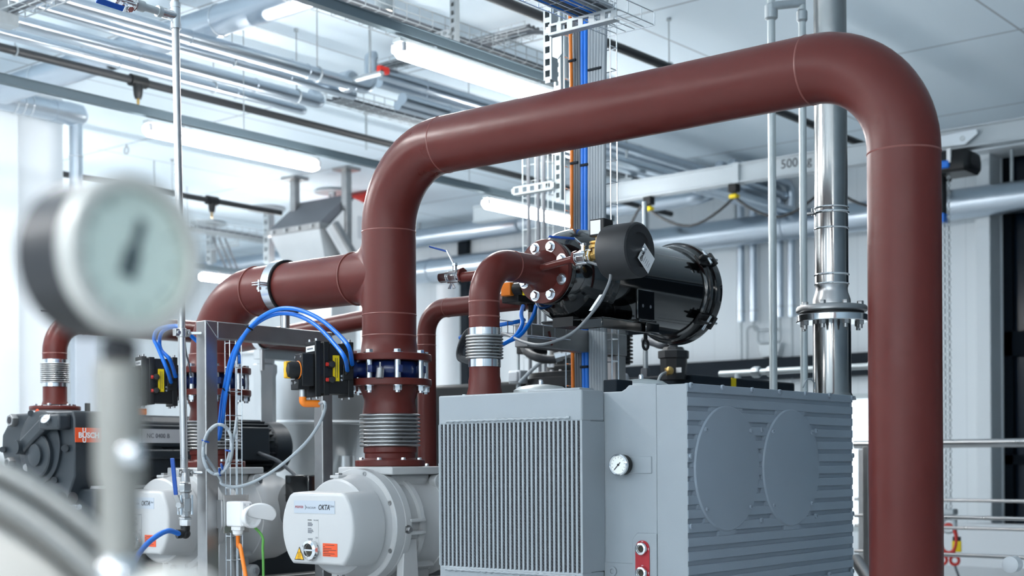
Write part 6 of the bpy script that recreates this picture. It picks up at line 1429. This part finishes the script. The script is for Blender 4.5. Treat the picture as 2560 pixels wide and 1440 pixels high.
# ================================================================ STEEL HOPPER AND TANK BEHIND
q = pd(760, 1050, 8.3)
tr_ = 0.44
tcx = pd(765, 1000, 8.5)
t = thing('steel_tank', 'big stainless tank with rim and lid beam behind the white pumps', 'tank', (tcx.x, tcx.y, 0.3))
ztop = pd(765, 893, 8.5).z; zw = pd(765, 1060, 8.5).z
MB().lathe([(0.10, zw-1.0), (tr_*0.98, zw-0.02), (tr_, zw), (tr_, ztop)], (tcx.x, tcx.y, 0), Z_, 64).build('shell', 'tank', t)
MB().torus((tcx.x, tcx.y, zw), Z_, tr_, 0.012, 64, 8).build('weld_ring', 'tank', t)
MB().lathe([(tr_+0.03, ztop-0.01), (tr_+0.035, ztop), (tr_+0.03, ztop+0.02), (0.1, ztop+0.045), (0, ztop+0.045)], (tcx.x, tcx.y, 0), Z_, 64).build('lid', 'tank', t)
lb0 = pd(645, 882, 7.6); 
MB().box(lb0.x, lb0.x+1.0, lb0.y-0.03, lb0.y+0.04, lb0.z-0.035, lb0.z+0.03).build('lid_beam', 'tank', t, bevel=0.005)
lg = pd(662, 940, 7.7); MB().lathe([(0.062, -1.2), (0.062, 0.0), (0.07, 0.02), (0.07, 0.06), (0.055, 0.07), (0.055, 0.10)], lg, Z_, 6).build('lid_post', 'tank', t)
for s in range(3):
    an = 2.5+s*2.1; e = Vector((math.cos(an), math.sin(an), 0)); c = Vector((tcx.x, tcx.y, 0))+e*(tr_-0.03); MB().cyl((c.x, c.y, 0), (c.x, c.y, zw-0.2), 0.04, 12).build('leg', 'tank', t)
# hopper (far back, hung from the ceiling by square posts)
hu = pd(680, 590, 15.3).x
def hp(px, py): return pu(px, py, hu)
f1_, f2_, f3_, f4_ = hp(676, 592), hp(798, 572), hp(775, 660), hp(705, 675)
du = 1.0
zt4 = (f1_.z+f2_.z)/2; zl4 = min(f3_.z, f4_.z)-0.02
yH0, yH1 = f2_.y, f1_.y
t = thing('steel_hopper', 'stainless tapered hopper with grey lid above the red branch pipe', 'hopper', (hu+du/2, (yH0+yH1)/2, zl4-1.5))
def rect(x0, x1, y0, y1, z): return [Vector((x0, y0, z)), Vector((x1, y0, z)), Vector((x1, y1, z)), Vector((x0, y1, z))]
MB().loft([rect(hu+0.30, hu+du-0.25, yH0+0.13, yH1-0.15, zl4-0.25), rect(hu, hu+du, yH0, yH1, zt4)]).build('funnel', 'tank', t)
MB().box(hu-0.03, hu+du+0.03, yH0-0.03, yH1+0.03, zt4, zt4+0.07).build('rim', 'steel_brushed', t, bevel=0.006)
zr = hp(730, 500).z-zt4
MB().prism([(0, 0), (0.42, zr), (du*0.7, zr*0.6), (du, 0.0)], (hu, yH0-0.02, zt4+0.07), U_, Z_, (0, yH1-yH0+0.04, 0)).build('lid', 'ink_grey', t)
M_h = MB()
for k in range(4): M_h.lathe([(0.022, 0), (0.022, 0.02), (0, 0.02)], (hu-0.03, yH1-0.08-(yH1-yH0-0.16)*k/3, zt4+0.035), -U_, 8)
M_h.build('rivet', 'steel', t)
MB().prism([(0.03, 0.0), (0.44, zr*1.05), (0.62, zr*0.95), (1.35, -0.75), (1.1, -1.0), (0.55, -0.6)], (hu+0.02, yH0-0.05, zt4), U_, Z_, (0, -0.02, 0)).build('side_cheek', 'label_white', t)
MB().obox((hu+0.46, yH0-0.09, zt4-0.28), Vector((0.62, 0, -0.70)).normalized(), V_, Vector((0.70, 0, 0.62)).normalized(), 0.95, 0.06, 0.06).build('edge_bar', 'steel', t)
MB().box(hu+0.50, hu+0.68, yH0-0.075, yH0-0.071, zt4-0.05, zt4+0.2).build('label_plate', 'label_silver', t)
MB().loft([rect(hu+0.35, hu+0.7, yH0+0.2, yH1-0.2, zl4-1.5), rect(hu+0.32, hu+0.72, yH0+0.16, yH1-0.18, zl4-0.251)]).build('outlet_chute', 'tank', t)
rdq = pd(886, 560, 16.9)
t = thing('red_blower', 'red angular machine housing above the hopper beside the riser', 'machine', rdq-Z_*0.8)
MB().prism([(-0.44, 0.22), (-0.18, 0.36), (0.22, 0.27), (0.40, 0.04), (0.40, -0.45), (0.09, -0.78), (-0.18, -0.36)], rdq, U_, Z_, (0, -0.6, 0)).build('housing', 'red_bright', t, bevel=0.05, bseg=3)
MB().lathe([(0.18, -0.04), (0.22, 0.0), (0.22, 0.27), (0.18, 0.3)], rdq+Vector((-0.09, 0.02, -0.04)), V_, 24).build('hub', 'red_bright', t)
MB().box(rdq.x-0.1, rdq.x+0.1, rdq.y-0.4, rdq.y-0.2, 0, rdq.z-0.5).build('stand', 'steel_brushed', t)
for px, py, pl_, lb in ((737, 445, 530, 'square post from the ceiling into the hopper lid, nearer the lamp'), (866, 420, 608, 'square post from the ceiling in front of the red housing')):
    a_ = pz(px, py, ZC); zlo = pd(px, pl_, (a_-O).dot(FWD)).z; t = thing('ceiling_post', lb, 'post', (a_.x, a_.y, zlo))
    MB().box(a_.x-0.04, a_.x+0.04, a_.y-0.04, a_.y+0.04, zlo, ZC-0.005).build('tube', 'steel_brushed', t, bevel=0.004)
    MB().box(a_.x-0.11, a_.x+0.11, a_.y-0.11, a_.y+0.11, ZC-0.03, ZC-0.002).build('plate', 'steel_brushed', t)

# ================================================================ RAILINGS
def railing(label, d, pys, x_from, x_to, post_px, r=0.021, mid=0.012, grp='stainless railings'):
    p0 = pd(x_from, 1200, d); U0 = p0.x
    t = thing('railing', label, 'railing', (U0, p0.y, 0), grp)
    y0_, y1_ = pu(x_to, 1200, U0).y, pu(x_from, 1200, U0).y
    for i, py in enumerate(pys):
        z = pu(2400, py, U0).z; MB().cyl((U0, y0_, z), (U0, y1_, z), r if i == 0 else mid, 16).build('top_rail' if i == 0 else 'rail', 'steel', t)
    for px in post_px:
        y = pu(px, 1200, U0).y; MB().box(U0-0.02, U0+0.02, y-0.02, y+0.02, 0, pu(2400, pys[0], U0).z-0.015).build('post', 'steel_brushed', t, bevel=0.003)
    return t
railing('near stainless railing behind the thick red riser', 8.6, (1107, 1294, 1388), 2136, 2640, (2167, 2600))
railing('far stainless railing with thinner rails behind the near one', 10.2, (1115, 1251, 1320), 2136, 2640, (2154, 2590), r=0.012)
dbp = pd(2548, 1400, 4.9)
t = thing('white_fitting', 'white rounded equipment edge at the lower corner behind the railing', 'equipment', dbp-Z_*0.3)
MB().lathe([(0.0, -0.1), (0.10, -0.09), (0.135, -0.03), (0.14, 0.05), (0.14, 0.3)], pd(2652, 1425, 5.2), (0.55, -0.6, 0), 40).build('shell', 'pump_white', t, smooth=60)
MB().lathe([(0.03, 0), (0.03, 0.05), (0.022, 0.055)], pd(2537, 1410, 5.0), -U_, 16).build('knob', 'label_white', t)
q = pd(2140, 1400, 6.6)
tag(MB().sweep([q, pd(2185, 1470, 6.2)], 0.03, 14).build('handrail_stub', 'steel_brushed'), 'sloping steel tube end between ribbed panel and thick red riser', 'rail')

# ================================================================ OUT-OF-FOCUS GAUGE AND TANK NEXT TO THE CAMERA
gd = 0.98
GC = pd(334, 638, gd)
cv = (O-GC).normalized(); rr_ = cv.cross(Z_).normalized()*-1; uu_ = rr_.cross(cv)*-1
if uu_.z < 0: uu_ = -uu_
if rr_.dot(ray(2000, 1157)-ray(1000, 1157)) < 0: rr_ = -rr_
th = math.radians(38); ps_ = math.radians(9)
GN = (cv*math.cos(th)+rr_*math.sin(th)*math.cos(ps_)+uu_*math.sin(th)*math.sin(ps_)).normalized()
GR = 0.058
t = thing('dial_gauge', 'large blurred round dial gauge on a stem close to the camera', 'gauge', GC-Z_*0.06)
MB().lathe([(0.02, -0.062), (GR*0.92, -0.062), (GR*0.97, -0.058), (GR*0.97, -0.008), (GR*0.90, -0.004)], GC, GN, 64).build('case', 'fore_case', t)
MB().lathe([(GR*0.97, -0.009), (GR, -0.007), (GR, 0.003), (GR*0.97, 0.006), (GR*0.82, 0.006), (GR*0.78, 0.001), (GR*0.78, -0.004), (GR*0.9, -0.008)], GC, GN, 64).build('bezel', 'fore_rim', t)
MB().lathe([(GR*0.80, -0.0035), (0, -0.003)], GC, GN, 64).build('dial', 'dial', t)
ga, gb, _ = frame(GN)
MB().lathe([(GR*0.79, 0.0035), (0, 0.004)], GC, GN, 48).build('glass', 'glass', t)
nd = (uu_*0.85+rr_*0.45); nd = (nd-GN*nd.dot(GN)).normalized(); ns = GN.cross(nd)
MB().obox(GC+nd*0.010-GN*0.001, nd, ns, GN, 0.034, 0.008, 0.001).obox(GC-nd*0.006-GN*0.0012, nd, ns, GN, 0.02, 0.014, 0.0012).build('needle', 'anthracite_light', t)
sk = MB()
for k in range(9):
    an = math.radians(-225+k*33.75); e = nd*math.sin(an)+ns*math.cos(an); sk.obox(GC+e*GR*0.66-GN*0.0024, e, GN.cross(e), GN, 0.006, 0.0012, 0.0006)
sk.build('scale', 'ink_grey', t)
sb0 = pd(298, 800, gd+0.012)
def gp_(px, py): return pd(px, py, gd+0.012)
MB().lathe([(0.0095, gp_(0, 905).z-sb0.z), (0.0125, gp_(0, 900).z-sb0.z), (0.0125, gp_(0, 855).z-sb0.z), (0.009, gp_(0, 850).z-sb0.z), (0.009, gp_(0, 790).z-sb0.z)], Vector((sb0.x, sb0.y, sb0.z)), Z_, 6).build('hex_socket', 'fore_case', t)
MB().lathe([(0.0150, gp_(0, 1420).z-sb0.z), (0.0150, gp_(0, 1230).z-sb0.z), (0.0180, gp_(0, 1190).z-sb0.z), (0.0180, gp_(0, 915).z-sb0.z), (0.012, gp_(0, 905).z-sb0.z)], sb0, Z_, 32).build('stem', 'fore_stem', t)
q = pd(330, 1135, gd-0.012); MB().sphere(q, 0.0095, 20).build('lock_screw', 'steel_bright', t)
# rounded tank end
tcv = pd(-560, 2190, 1.18)
nf = -Vector((ray(1280, 1157).x, ray(1280, 1157).y, -0.10)).normalized()
nf = (nf+rr_*0.12).normalized()
R0 = 1172/F*1.18
t = thing('foreground_tank', 'blurred shiny round tank end with stepped rim in the lower corner', 'tank', tcv-Z_*R0)
def arc_prof(rc_, tc_, rad, a0, a1, n=9): return [(rc_+rad*math.cos(math.radians(a0+(a1-a0)*i/(n-1))), tc_+rad*math.sin(math.radians(a0+(a1-a0)*i/(n-1)))) for i in range(n)]
prof = [(R0*0.95, -0.25), (R0-0.004, -0.05)]+arc_prof(R0-0.0105, -0.004, 0.0105, -10, 165)+arc_prof(R0-0.033, 0.002, 0.0125, 20, 172)+[(R0-0.050, -0.004), (R0-0.056, 0.002), (R0-0.063, 0.003), (R0-0.12, 0.012), (R0*0.35, 0.030), (0, 0.034)]
MB().lathe(prof, tcv, nf, 200).build('tank_end', 'fore_metal', t, smooth=70)
q = pd(440, 1490, 0.97)
t = thing('clamp_fitting', 'blurred bright round fitting at the bottom edge beside the gauge stem', 'fitting', q-Z_*0.05)
MB().lathe([(0.026, -0.05), (0.030, -0.012), (0.034, -0.006), (0.034, 0.006), (0.028, 0.014), (0.016, 0.0205), (0, 0.022)], q, (0.05, 0.0, 1), 40).build('cap', 'fore_rim', t, smooth=60)
q = pd(300, 1440, 0.97)
MB().sphere(q, 0.016, 20).build('wing_knob', 'steel_bright', t)
